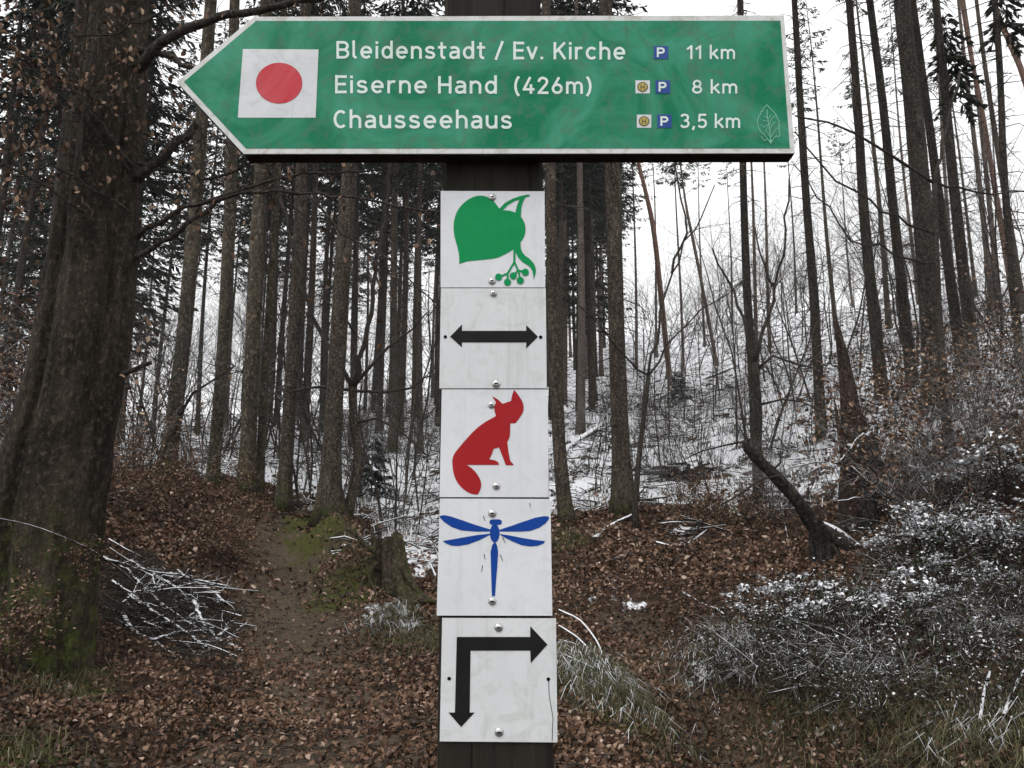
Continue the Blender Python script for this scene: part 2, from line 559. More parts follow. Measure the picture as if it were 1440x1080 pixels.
M['leaf_green'] = worn('green_print', (.0, .25, .075), (.0, .27, .085), .5, (.0, .19, .055), .2)
M['fox_red'] = worn('red_print', (.34, .012, .016), (.38, .018, .022), .5, (.24, .010, .012), .2)
M['fly_blue'] = worn('blue_print', (.004, .046, .27), (.008, .06, .32), .5, (.004, .045, .24), .2)
M['black'] = worn('black_print', (.008, .008, .009), (.014, .014, .015), .5, (.02, .02, .02), .2)
M['steel'] = plain('steel_screw', (.55, .55, .55), .38, .5, .85, .25, 200)
M['hole'] = plain('dark_hole', (.006, .006, .006), .9, .1)


def wood(name, dark, light):
    m, nt, b = newmat(name, .85, .2)
    n1 = noise_(nt, 30, 6, .7, stretch=(1, 1, .05), dist=.3)
    n2 = noise_(nt, 5, 4, .6)
    n3 = noise_(nt, 120, 3, .6, stretch=(1, 1, .03))
    c = ramp(nt, n1, [(.3, dark), (.7, light)])
    c = mixc(nt, ramp(nt, n2, [(.45, 0.0), (.75, .4)]), c, (.022, .026, .014))
    c = mixc(nt, ramp(nt, n3, [(.30, .8), (.42, 0.0)]), c, tuple(x * .35 for x in dark))
    nt.links.new(c, b.inputs['Base Color'])
    bump(nt, b, math_(nt, 'ADD', n1, n3), .6, .004)
    return m


M['post_wood'] = wood('dark_post_wood', (.007, .0055, .005), (.032, .026, .021))
M['board_wood'] = wood('dark_board_wood', (.010, .008, .006), (.040, .032, .025))

# ------------------------------------------------------------------ ground
smin_path = line_dist


def gp(px, Y):
    p = onground(px, Y)
    return (p.x, p.y)


PATH = [(-.6, 0), gp(500, 4), gp(455, 6.5), gp(425, 8.8), gp(405, 10.5), gp(405, 12.6), gp(415, 14.4)]
LANE = [(.9, 2), gp(1090, 5.5), gp(1000, 7.3), gp(930, 8.5), gp(880, 9.3)]

BANK = [gp(560, 9.6), gp(525, 10.6), gp(512, 11.8), gp(492, 13.2), gp(470, 14.3)]
HUMP = [gp(800, 7.4), gp(850, 6.9), gp(900, 6.4)]
CARVE += [(PATH[2:], .13, .55), (LANE[1:], .24, .55), (BANK, -.22, .38), (HUMP, -.10, .40)]


def pdist(x, y):
    return smin_path(x, y, PATH)


BLOBS_SNOW = [(585, 775, 1.1, .72), (605, 750, 1.5, .72), (560, 742, 1.3, .68), (640, 770, 1.2, .7), (600, 800, .6, .5), (1030, 915, .5, .55), (1130, 880, .8, .42), (1230, 860, .9, .38), (1330, 850, 1.0, .40), (830, 945, .4, .55), (800, 932, .4, .6), (560, 870, .35, .65), (545, 855, .3, .6),
              (960, 755, .5, .5), (900, 850, .35, .55), (940, 800, .35, .45), (1420, 1000, .9, .45), (1180, 1000, .7, .45), (230, 850, .5, .35)]
BLOBS_MOSS = [(492, 835, .7, 1.0), (505, 810, .6, 1.0), (475, 780, .6, .9), (455, 745, .8, .9), (430, 735, .8, .75), (560, 900, .6, .7), (600, 920, .5, .6), (820, 975, .7, .6), (900, 1010, .8, .6), (790, 760, .6, .8),
              (100, 970, .5, .9), (20, 1060, .6, .9), (1100, 1000, .7, .35), (520, 800, .6, .6), (450, 720, .8, .6)]
_bs = [(hit(a, b), r, w) for a, b, r, w in BLOBS_SNOW]
_bm = [(hit(a, b), r, w) for a, b, r, w in BLOBS_MOSS]


def snowmask(x, y):
    s = .63 * sstep(14.0, 17.5, y + np.where(x > 3.5, np.minimum((x - 3.5) * .8, 3.0), 0) - np.where(x < -4.5, 3.0, 0))
    s = s - .10 * sstep(36, 55, y) * (x < 0)
    s = np.maximum(s, .70 * sstep(12.7, 13.5, y) * sstep(-2.75, -2.0, x) * (1 - sstep(.1, .9, x)) * (1 - sstep(17, 19, y)))
    for p, r, w in _bs:
        s = np.maximum(s, w * np.exp(-((x - p.x) ** 2 + (y - p.y) ** 2) / (r * r)))
    return s


def mossmask(x, y):
    s = np.zeros(np.shape(x))
    for p, r, w in _bm:
        s = np.maximum(s, w * np.exp(-((x - p.x) ** 2 + (y - p.y) ** 2) / (r * r)))
    return s


NG = 500
_u = np.linspace(-1, 1, NG)
gx = 6.0 * np.sinh(4.45 * _u)
gy = 7.0 + 6.0 * np.sinh(4.45 * _u)
X, Y_ = np.meshgrid(gx, gy)
Zg = gz(X, Y_)
gm = MB()
ii = np.arange(NG - 1)[:, None] * NG + np.arange(NG - 1)[None]
gm.add(np.stack([X, Y_, Zg], -1).reshape(-1, 3), np.stack([ii, ii + 1, ii + NG + 1, ii + NG], -1).reshape(-1, 4))
gmesh = gm.mesh('ground', M['ground'])
pm = np.exp(-(pdist(X, Y_) / .95) ** 2) * .9
pm = np.maximum(pm, .7 * np.exp(-(smin_path(X, Y_, LANE) / .5) ** 2))
for nm_, val in (('snow', snowmask(X, Y_)), ('moss', mossmask(X, Y_)), ('path', pm)):
    a_ = gmesh.attributes.new(nm_, 'FLOAT', 'POINT')
    a_.data.foreach_set('value', val.astype(np.float32).ravel())
obj('ground', gmesh, kind='structure')

# ------------------------------------------------------------------ signpost
YP = 1.07                 # front face of the post
YPL = YP - .003           # front face of the waymark plates
YS = YP - .030            # front face of the direction sign
post_root = thing('signpost', 'dark wooden signpost with a green arrow sign and five white waymark plates', 'signpost', loc=(-.02, YP + .06, gz1(-.02, YP + .06)))


def under(o, parent):
    o.parent = parent
    pl = parent.location if parent.parent is None else parent.parent.location
    if parent.parent is None:
        o.matrix_parent_inverse.identity()
        o.location = -pl
    return o


def sheet(mb, poly, Y, m=0):
    """Flat print: a filled pixel outline laid on the plane Y."""
    P = [at(a, b, Y) for a, b in poly]
    tr = tessellate_polygon([[Vector((p.x, p.z, 0)) for p in P]])
    P3 = np.array([tuple(p) for p in P])
    T = []
    for t in tr:
        a, b, c = (P3[i] for i in t)
        n = np.cross(b - a, c - a)
        T.append(t if n[1] < 0 else t[::-1])
    mb.add(P3, tris=T, m=m)


def slab(mb, poly, Yf, thick, m=0):
    P = np.array([tuple(at(a, b, Yf)) for a, b in poly])
    n = len(P)
    sheet(mb, poly, Yf, m)
    B = P + np.array([0, thick, 0])
    q = [[i, i + n, (i + 1) % n + n, (i + 1) % n] for i in range(n)]
    mb.add(np.concatenate([P, B]), q, m=m)
    base = tessellate_polygon([[Vector((p[0], p[2], 0)) for p in B]])
    mb.add(B, tris=[list(t)[::-1] for t in base], m=m)


def stroke(mb, pts, w, Y, m=0, cap=True, w2=None):
    P = np.array(pts, float)
    n = len(P)
    d = np.gradient(P, axis=0) if n > 2 else np.array([P[1] - P[0]] * 2)
    seg = np.diff(P, axis=0); seg /= np.linalg.norm(seg, axis=1)[:, None] + 1e-9
    L, R = [], []
    ws = np.linspace(w, w if w2 is None else w2, n)
    for i in range(n):
        a = seg[max(0, i - 1)]; b = seg[min(n - 2, i)]
        t = a + b; t /= np.linalg.norm(t) + 1e-9
        nr = np.array([-t[1], t[0]])
        k = min(1.6, 1 / max(.4, float(np.dot(t, b))))
        L.append(P[i] + nr * ws[i] / 2 * k); R.append(P[i] - nr * ws[i] / 2 * k)
    poly = L
    if cap:
        t = seg[-1]; a0 = math.atan2(t[1], t[0])
        poly = poly + [P[-1] + ws[-1] / 2 * np.array([math.cos(a0 + math.pi / 2 - f), math.sin(a0 + math.pi / 2 - f)]) for f in (.6, 1.2, 1.9, 2.5)]
    poly = poly + R[::-1]
    if cap:
        t = seg[0]; a0 = math.atan2(t[1], t[0])
        poly = poly + [P[0] + ws[0] / 2 * np.array([math.cos(a0 - math.pi / 2 - f), math.sin(a0 - math.pi / 2 - f)]) for f in (.6, 1.2, 1.9, 2.5)]
    # quads along the strip are more robust than one big fill
    nL = len(L)
    pl = [tuple(at(a, b, Y)) for a, b in L]; pr = [tuple(at(a, b, Y)) for a, b in R]
    mb.add(pl + pr, [[i, nL + i, nL + i + 1, i + 1] for i in range(nL - 1)], m=m)
    if cap:
        for (c, t, rr) in ((P[-1], seg[-1], ws[-1] / 2), (P[0], -seg[0], ws[0] / 2)):
            a0 = math.atan2(t[1], t[0])
            fan = [c + rr * np.array([math.cos(a0 + f), math.sin(a0 + f)]) for f in np.linspace(-math.pi / 2, math.pi / 2, 7)]
            mb.add([tuple(at(a, b, Y)) for a, b in fan], tris=[[0, i + 1, i] for i in range(1, 6)], m=m)


def arc(cx, cy, rx, ry, a0, a1, n=14):
    return [(cx + rx * math.cos(math.radians(a)), cy + ry * math.sin(math.radians(a))) for a in np.linspace(a0, a1, n)]


def sm2(p):
    return [tuple(q[:2]) for q in catmull([(a, b, 0) for a, b in p], .05)]


def ell(cx, cy, rx, ry, n=28):
    return arc(cx, cy, rx, ry, 0, 360, n)


x_, c_, b_ = .67, .93, .07
ARCH = lambda l, r: [(l, .07), (l, .67)]
GLY = {
    'B': (.66, [[(.07, .07), (.07, .93)], [(.07, .93), (.36, .93)] + arc(.36, .72, .20, .21, 90, -90)[1:] + [(.07, .51)], [(.30, .51)] + arc(.37, .29, .22, .22, 90, -90) + [(.07, .07)]]),
    'l': (.25, [[(.07, .98), (.07, .24)] + arc(.19, .20, .12, .13, 180, 270, 6) + [(.22, .07)]]),
    'e': (.61, [arc(.305, .37, .235, .30, 0, 318, 24), [(.07, .37), (.54, .37)]]),
    'i': (.16, [[(.08, .07), (.08, .67)], [(.08, .905), (.08, .93)]]),
    'd': (.58, [ell(.29, .37, .22, .30), [(.51, .07), (.51, .98)]]),
    'n': (.56, [[(.07, .07), (.07, .67)], arc(.28, .44, .21, .23, 180, 0) + [(.49, .07)]]),
    's': (.53, [sm2([(.45, .56), (.37, .65), (.25, .67), (.13, .63), (.08, .53), (.14, .42), (.27, .38), (.41, .32), (.46, .21), (.40, .10), (.26, .07), (.13, .09), (.05, .18)])]),
    't': (.40, [[(.17, .90), (.17, .26)] + arc(.30, .22, .13, .15, 180, 270, 6) + [(.35, .07)], [(.04, .67), (.35, .67)]]),
    'a': (.54, [sm2([(.09, .60), (.17, .66), (.29, .67), (.42, .61), (.47, .49)]) + [(.47, .07)], sm2([(.47, .40), (.26, .40), (.11, .35), (.07, .23), (.11, .11), (.23, .07), (.37, .11), (.47, .22)])]),
    '/': (.40, [[(.04, .02), (.36, .98)]]),
    'E': (.55, [[(.50, .93), (.07, .93)], [(.07, .96), (.07, .04)], [(.07, .07), (.50, .07)], [(.07, .51), (.46, .51)]]),
    'v': (.52, [[(.05, .67), (.26, .07)], [(.47, .67), (.26, .07)]]),
    '.': (.16, [[(.08, .07), (.08, .09)]]),
    'K': (.62, [[(.07, .07), (.07, .93)], [(.54, .93), (.07, .38)], [(.25, .58), (.56, .07)]]),
    'r': (.40, [[(.07, .07), (.07, .67)], arc(.29, .43, .22, .24, 180, 65, 10)]),
    'c': (.54, [arc(.305, .37, .235, .30, 42, 318, 22)]),
    'h': (.56, [[(.07, .07), (.07, .98)], arc(.28, .44, .21, .23, 180, 0) + [(.49, .07)]]),
    'H': (.64, [[(.07, .07), (.07, .93)], [(.57, .07), (.57, .93)], [(.07, .5), (.57, .5)]]),
    '(': (.30, [sm2([(.25, 1.02), (.13, .80), (.07, .45), (.13, .10), (.25, -.12)])]),
    ')': (.30, [sm2([(.05, 1.02), (.17, .80), (.23, .45), (.17, .10), (.05, -.12)])]),
    '4': (.60, [[(.36, .93), (.06, .27)], [(.06, .27), (.55, .27)], [(.42, .50), (.42, .07)]]),
    '2': (.58, [sm2([(.07, .70), (.11, .84), (.20, .92), (.31, .93), (.44, .87), (.50, .73), (.45, .57), (.25, .30), (.08, .07)]), [(.08, .07), (.52, .07)]]),
    '6': (.60, [ell(.30, .31, .22, .24), [(.10, .40), (.37, .93)]]),
    'm': (.88, [[(.07, .07), (.07, .67)], arc(.255, .45, .185, .22, 180, 0) + [(.44, .07)], arc(.625, .45, .185, .22, 180, 0) + [(.81, .07)]]),
    'C': (.60, [arc(.34, .5, .27, .43, 48, 312, 24)]),
    'u': (.56, [[(.07, .67), (.07, .30)] + arc(.28, .30, .21, .23, 180, 360)[1:], [(.49, .67), (.49, .07)]]),
    '1': (.38, [[(.05, .74), (.27, .93)], [(.27, .93), (.27, .07)]]),
    'k': (.52, [[(.07, .07), (.07, .98)], [(.44, .67), (.07, .28)], [(.21, .43), (.48, .07)]]),
    '8': (.60, [ell(.30, .71, .19, .22), ell(.30, .29, .23, .22)]),
    '3': (.57, [sm2([(.07, .80), (.15, .91), (.28, .93), (.42, .88), (.47, .73), (.42, .58), (.28, .52)]), sm2([(.24, .52), (.36, .51), (.47, .43), (.51, .30), (.45, .14), (.28, .07), (.14, .10), (.05, .21)])]),
    ',': (.18, [[(.11, .08), (.06, -.08)]]),
    '5': (.57, [[(.47, .93), (.13, .93)], [(.13, .93), (.10, .50)], sm2([(.10, .50), (.19, .57), (.32, .58), (.45, .51), (.51, .33), (.45, .15), (.30, .07), (.16, .09), (.05, .18)])]),
    'P': (.64, [[(.07, .07), (.07, .93)], [(.07, .93), (.36, .93)] + arc(.36, .69, .23, .24, 90, -90)[1:] + [(.07, .45)]]),
}


def text(mb, s, x0, x1, y0, y1, cap, Y, t=.15, gap=.15, space=.34, m=0):
    adv = [(space if ch == ' ' else GLY[ch][0] + gap) for ch in s]
    tot = sum(adv) - gap
    k = (x1 - x0) / tot
    cx, lay = 0.0, 0
    for ch, a in zip(s, adv):
        if ch != ' ':
            for st in GLY[ch][1]:
                pts = []
                for gx_, gy_ in st:
                    f = (cx + gx_) / tot
                    shear = .0
                    pts.append((x0 + (cx + gx_) * k + shear, y0 + (y1 - y0) * f - gy_ * cap))
                pp = np.array(pts); e = t * cap * .42
                if len(pp) == 2 or np.linalg.norm(pp[1] - pp[0]) > .12 * cap:
                    pp[0] -= e * (pp[1] - pp[0]) / (np.linalg.norm(pp[1] - pp[0]) + 1e-9)
                if len(pp) == 2 or np.linalg.norm(pp[-1] - pp[-2]) > .12 * cap:
                    pp[-1] += e * (pp[-1] - pp[-2]) / (np.linalg.norm(pp[-1] - pp[-2]) + 1e-9)
                stroke(mb, pp, t * cap, Y - .00003 * (lay % 5), m, cap=False)
                lay += 1
        cx += a


def emblem(name, mb, mat_, parent, **k):
    o = mb.build(name, mat_, smooth=False, **k)
    o.parent = parent
    o.location = -post_root.location - (parent.location if parent is not post_root else Vector((0, 0, 0)))
    return o


def ppart(name, mb, mat_, smooth=False, **k):
    o = mb.build(name, mat_, smooth=smooth, **k)
    o.parent = post_root
    o.location = -post_root.location
    return o


def psub(name, mb, mat_, parent, smooth=False):
    o = mb.build(name, mat_, smooth=smooth)
    o.parent = parent          # parent already undoes the root's offset
    return o


# the post itself: measured edges, squared timber with softened arrises and checks
pl_t, pl_b = at(624, 0, YP), at(615, 1070, YP)
pr_t, pr_b = at(759.5, 0, YP), at(778, 1070, YP)


def pxl(z):
    return pl_b.x + (pl_t.x - pl_b.x) * (z - pl_b.z) / (pl_t.z - pl_b.z)


def pxr(z):
    return pr_b.x + (pr_t.x - pr_b.x) * (z - pr_b.z) / (pr_t.z - pr_b.z)


pb = MB()
zs = np.linspace(-.35, 2.62, 60)
rows = []
for z in zs:
    l, r, f, bk, c = pxl(z), pxr(z), YP, YP + .125, .006
    j = lambda s: float(vnoise([z * 6], [s * 3.3], 31)[0]) * .003
    prof = [(l + c, f), (l + .3 * (r - l), f), (l + .7 * (r - l), f), (r - c, f), (r + j(1), f + c), (r + j(2), bk - c), (r - c, bk), (l + c, bk), (l + j(3), bk - c), (l + j(4), f + c)]
    rows.append([(a, b, z) for a, b in prof])
pv = np.array(rows).reshape(-1, 3)
k_ = 10
i_ = np.arange(len(zs) - 1)[:, None] * k_; j_ = np.arange(k_)[None]; jn = (j_ + 1) % k_
pb.add(pv, np.stack([i_ + j_, i_ + jn, i_ + k_ + jn, i_ + k_ + j_], -1).reshape(-1, 4), [[(len(zs) - 1) * k_, (len(zs) - 1) * k_ + a, (len(zs) - 1) * k_ + a + 1] for a in range(1, 9)])
ppart('post', pb, M['post_wood'])

OUT = [(248.5, 115), (357.3, 23.5), (1102.6, 21.5), (1118, 215.4), (342.6, 216.3)]
INN = [(258.5, 115), (360.2, 29.3), (1097.4, 29.0), (1110.8, 208.6), (345.6, 208.7)]
bb = MB()
slab(bb, OUT, YS + .0022, .0275)
board = ppart('direction_sign', bb, M['board_wood'], label='green arrow-shaped direction sign pointing left with three place names')
fb = MB(); slab(fb, OUT, YS, .002); psub('border_plate', fb, M['sign_white'], board)
fb = MB(); sheet(fb, INN, YS - .0004); psub('green_panel', fb, M['sign_green'], board)
fb = MB(); sheet(fb, [(341.6, 68.9), (448, 69.5), (443.8, 165.5), (334.4, 165.5)], YS - .0008); psub('waymark_panel', fb, M['panel_white'], board)
fb = MB(); sheet(fb, ell(392.5, 116.8, 32.6, 28.7, 48)[:-1], YS - .0012); psub('red_dot', fb, M['sign_red'], board)
TXT = [('Bleidenstadt / Ev. Kirche', 473, 879.5, 82.3, 84, 24.5), ('Eiserne Hand', 471, 699, 131, 132, 25), ('(426m)', 723, 832, 132, 132.3, 24), ('Chausseehaus', 469, 720, 180.3, 181, 25.5),
       ('11 km', 966, 1033.8, 83.2, 83.2, 19.5), ('8 km', 973, 1037, 131.7, 131.7, 19.5), ('3,5 km', 956.5, 1041, 180, 180.2, 20)]
for s, x0, x1, y0, y1, cap in TXT:
    tb = MB(); text(tb, s, x0, x1, y0, y1, cap, YS - .0009, space=.36 if 'km' not in s else .32)
    psub('lettering', tb, M['letter'], board)
for x0, y0, x1, y1 in ((919.3, 64.8, 940, 82.8), (921.8, 113, 942.6, 131.3), (924.3, 161, 944.6, 179.5)):
    tb = MB()
    sheet(tb, [(x0 - .9, y0 - .8), (x1 + .9, y0 - .8), (x1 + .9, y1 + .8), (x0 - .9, y1 + .8)], YS - .0007, 2)
    sheet(tb, [(x0, y0), (x1, y0), (x1, y1), (x0, y1)], YS - .0010, 0)
    text(tb, 'P', x0 + 4.6, x0 + 15, y1 - 3, y1 - 3, 12.6, YS - .0014, .22, m=1)
    psub('parking_symbol', tb, [M['blue_p'], M['letter'], M['sign_green']], board)
for x0, y0, x1, y1 in ((893.6, 113, 913.8, 131.3), (895.6, 161.2, 915.9, 179.6)):
    tb = MB()
    sheet(tb, [(x0, y0), (x1, y0), (x1, y1), (x0, y1)], YS - .0008, 0)
    cx, cy = (x0 + x1) / 2, (y0 + y1) / 2
    sheet(tb, ell(cx, cy, 7.6, 7.1, 30)[:-1], YS - .0011, 2)
    sheet(tb, ell(cx, cy, 5.9, 5.5, 30)[:-1], YS - .0014, 1)
    text(tb, 'H', cx - 3.0, cx + 3.0, cy + 3.3, cy + 3.3, 6.6, YS - .0017, .2, m=2)
    psub('bus_stop_symbol', tb, [M['panel_white'], M['yellow_h'], M['green_h']], board)
# leaf outline emblem in the corner
tb = MB()
lf = lambda p: [(1060 + a / 15.42, 140 + b / 15.42) for a, b in p]
outl = [(285, 110), (245, 155), (205, 190), (200, 245), (150, 260), (155, 320), (100, 340), (110, 395), (75, 420), (85, 500), (75, 530), (100, 560), (95, 610), (130, 640), (140, 680), (190, 730), (225, 750), (250, 790), (300, 850), (365, 960),
        (410, 880), (470, 800), (530, 815), (575, 750), (545, 690), (555, 640), (525, 620), (565, 570), (540, 530), (550, 460), (520, 430), (500, 370), (470, 310), (420, 250), (360, 195), (320, 150), (285, 110)]
stroke(tb, lf(outl), 1.05, YS - .0009, cap=False)
for k, ln in enumerate([[(365, 950), (360, 780), (330, 560), (295, 380), (290, 230)], [(345, 800), (290, 690)], [(370, 820), (440, 700), (490, 630)], [(350, 640), (400, 540), (460, 490)], [(330, 560), (380, 420), (480, 340)], [(300, 430), (370, 340)],
                        [(300, 600), (240, 700)], [(310, 540), (230, 600), (150, 540)], [(300, 470), (200, 450)], [(290, 400), (240, 360)], [(300, 860), (230, 890), (160, 800)], [(250, 790), (230, 740)], [(430, 850), (500, 770)]]):
    stroke(tb, lf(ln), .9 if k else 1.2, YS - .0009 - .00004 * (k + 1))
sheet(tb, lf([(320, 885), (365, 965), (410, 885), (365, 870)]), YS - .0016)
psub('leaf_emblem', tb, M['outline'], board)

# waymark plates
Z3 = lambda p: [(600 + a / 6.0, 240 + b / 6.0) for a, b in p]
Z4 = lambda p: [(600 + a / 6.75, 400 + b / 6.75) for a, b in p]
Z5 = lambda p: [(600 + a / 6.0, 530 + b / 6.0) for a, b in p]
Z6 = lambda p: [(600 + a / 5.685, 690 + b / 5.685) for a, b in p]
Z7 = lambda p: [(600 + a / 4.91, 860 + b / 4.91) for a, b in p]


def rounded(p):
    return [tuple(q[:2]) for q in catmull([(a, b, 0) for a, b in p], 14)]


def plate(corners, label, matn, screws, proud=0.0):
    Yf = YPL - proud
    mb = MB()
    slab(mb, corners, Yf, .0028)
    o = ppart('waymark_plate', mb, M[matn], label=label)
    for sx, sy, r in screws:
        p = at(sx, sy, Yf)
        R = r / F * depth(p)
        s = MB()
        n, rg = 16, 5
        V = []
        for a in range(rg + 1):
            f = a / rg * math.pi / 2
            for b in range(n):
                g = 2 * math.pi * b / n
                V.append((p.x + R * math.cos(f) * math.cos(g), p.y - R * .55 * math.sin(f), p.z + R * math.cos(f) * math.sin(g)))
        s.add(V, [[a * n + b, (a + 1) * n + b, (a + 1) * n + (b + 1) % n, a * n + (b + 1) % n] for a in range(rg) for b in range(n)])
        w = R * .16                                   # the drive slot
        s.add([(p.x + a * R * .45, p.y - R * .553, p.z + b * w) for a, b in ((-1, -1), (1, -1), (1, 1), (-1, 1))], [[0, 1, 2, 3]], m=1)
        psub('screw', s, [M['steel'], M['hole']], o, True)
    return o, Yf


p1, Y1 = plate([(619.7, 268.5), (765.8, 269), (766.7, 404), (619.5, 404)], 'white plate with green heart-shaped leaf emblem', 'plate', [(692.3, 277.5, 5.6), (692, 395.5, 5.6)])
eb = MB()
sheet(eb, Z3(rounded([(615, 322), (575, 268), (530, 230), (480, 213), (430, 212), (370, 232), (310, 275), (262, 335), (235, 405), (227, 480), (236, 560), (258, 640), (273, 710), (276, 786)])[:-1]
             + rounded([(276, 786), (340, 765), (430, 755), (510, 747), (590, 735), (660, 705), (735, 660), (795, 600), (825, 550), (834, 490), (824, 438), (795, 388), (750, 355), (700, 338), (640, 332)])), Y1 - .0005)
sheet(eb, Z3([(608, 325), (660, 272), (720, 238), (790, 213), (860, 200), (874, 212), (805, 234), (740, 258), (685, 290), (640, 336)]), Y1 - .00056)
sheet(eb, Z3([(746, 360), (765, 285), (790, 226), (836, 216), (812, 265), (800, 310), (794, 395)]), Y1 - .00062)
sheet(eb, Z3(rounded([(738, 630), (760, 708), (800, 762), (860, 802), (892, 845), (903, 920)])[:-1] + rounded([(903, 920), (921, 850), (910, 795), (870, 745), (825, 710), (798, 665), (790, 590)])), Y1 - .00068)
for k, (ln, w) in enumerate([([(741, 640), (740, 770)], 3.0), ([(740, 770), (685, 865), (612, 897)], 2.7), ([(682, 865), (684, 938)], 2.6), ([(740, 770), (772, 842), (832, 855)], 2.7), ([(770, 842), (730, 885)], 2.5), ([(775, 842), (790, 925)], 2.5)]):
    stroke(eb, Z3(ln), w, Y1 - .00074 - .00004 * k)
for k, (a, b) in enumerate([(607, 897), (682, 940), (731, 886), (790, 926), (832, 856)]):
    sheet(eb, Z3(ell(a, b, 30, 30, 22)[:-1]), Y1 - .00104 - .00003 * k)
psub('leaf_emblem', eb, M['leaf_green'], p1)

p2, Y2 = plate([(620, 405.4), (767.4, 405.4), (768.9, 546), (617.8, 546)], 'white plate with black two-headed horizontal arrow', 'plate_dirty', [(694, 412.8, 5.4), (697.8, 539.8, 6.2)], .0010)
eb = MB()
sheet(eb, Z4([(222, 495), (335, 380), (335, 440), (945, 440), (945, 385), (1057, 496), (945, 606), (945, 550), (335, 550), (335, 597)]), Y2 - .0005)
psub('double_arrow', eb, M['black'], p2)
for a, b, r in ((177, 497, 16), (1082, 500, 17)):
    hb = MB(); sheet(hb, Z4(ell(a, b, r, r, 18)[:-1]), Y2 - .0006); psub('screw_hole', hb, M['hole'], p2)

p3, Y3 = plate([(621.3, 547.3), (770.3, 547.6), (771.7, 699.2), (618, 699)], 'white plate with red sitting fox emblem', 'plate', [(691.2, 569.7, 5.3), (698, 683.7, 5.6)])
eb = MB()
sheet(eb, Z5([(738, 108)] + rounded([(738, 108), (775, 155), (808, 210), (818, 252), (812, 298), (782, 348), (748, 390)])[1:] + [(705, 392), (704, 450)] + rounded([(704, 450), (700, 505), (680, 552)])[1:] + [(690, 630), (705, 710), (731, 735), (731, 745), (668, 745),
             (640, 670), (610, 595), (563, 608), (553, 645), (530, 695), (580, 705), (605, 722), (611, 742), (340, 742)]
             + rounded([(340, 742), (390, 780), (432, 830), (457, 885), (456, 940), (432, 993)])[1:] + rounded([(432, 993), (380, 987), (320, 955), (270, 905), (235, 840), (220, 770), (217, 700), (232, 652), (270, 600), (330, 530), (400, 455), (480, 390), (585, 330)])[1:]
             + [(573, 290), (570, 250), (585, 215), (553, 163), (600, 190), (640, 226), (712, 203), (722, 150)]), Y3 - .0005)
psub('fox_emblem', eb, M['fox_red'], p3)

p4, Y4 = plate([(618.5, 701), (774.1, 701.6), (776.8, 865.9), (614, 865.6)], 'white plate with blue dragonfly emblem', 'plate', [(692.3, 722, 6.0), (692.3, 845.6, 6.0)], .0010)
eb = MB()
for k, w in enumerate([
    [(100, 202), (140, 195), (200, 208), (280, 235), (380, 270), (470, 298), (512, 310), (512, 326), (400, 327), (280, 318), (200, 290), (140, 250), (112, 222)],
    [(512, 342), (400, 355), (300, 372), (200, 390), (128, 402), (150, 420), (195, 438), (250, 443), (330, 429), (420, 396), (512, 350)],
    [(576, 314), (680, 280), (780, 245), (870, 215), (940, 203), (975, 206), (979, 225), (950, 262), (900, 296), (830, 322), (740, 327), (576, 326)],
    [(576, 344), (660, 357), (760, 377), (860, 393), (947, 403), (935, 422), (890, 440), (830, 446), (760, 436), (680, 403), (605, 364)]]):
    sheet(eb, Z6(w), Y4 - .0005)
sheet(eb, Z6(ell(544, 340, 38, 74, 28)[:-1]), Y4 - .00056)
stroke(eb, Z6([(524, 251), (580, 251)]), 7.6, Y4 - .00062)
sheet(eb, Z6([(544, 405), (563, 438), (571, 490), (563, 620), (553, 740), (546, 843), (522, 843), (518, 740), (514, 600), (511, 490), (523, 438)]), Y4 - .00060)
psub('dragonfly_emblem', eb, M['fly_blue'], p4)
eb = MB()
for ln in ([(455, 203), (465, 242)], [(459, 508), (466, 547)], [(589, 513), (607, 562)], [(447, 598), (439, 647)], [(823, 100), (832, 132)], [(608, 373), (626, 416)]):
    stroke(eb, Z6(ln), 1.0, Y4 - .0007, w2=.6)
psub('scratch_marks', eb, M['hole'], p4)

p5, Y5 = plate([(621.8, 869), (781.9, 869.6), (783.9, 1044), (618.3, 1042.6)], 'white plate with black bent arrow pointing down and right', 'plate_dirty', [(701.2, 882.4, 6.4), (701.8, 1029.5, 6.6)])
eb = MB()
sheet(eb, Z7([(208, 175), (715, 175), (715, 100), (834, 228), (718, 356), (716, 270), (303, 270), (297, 697), (331, 697), (238, 798), (150, 697), (195, 697)]), Y5 - .0005)
psub('bent_arrow', eb, M['black'], p5)
for a, b in ((155, 463), (840, 467)):
    hb = MB(); sheet(hb, Z7(ell(a, b, 13, 13, 18)[:-1]), Y5 - .0006); psub('screw_hole', hb, M['hole'], p5)
eb = MB(); stroke(eb, Z7(sm2([(842, 475), (846, 570), (858, 650), (871, 730), (869, 800), (866, 893)])), .8, Y5 - .0005); psub('hairline_crack', eb, M['hole'], p5)


# ------------------------------------------------------------------ plants: generators
def unit(v):
    v = np.asarray(v, float)
    return v / (np.linalg.norm(v) + 1e-9)


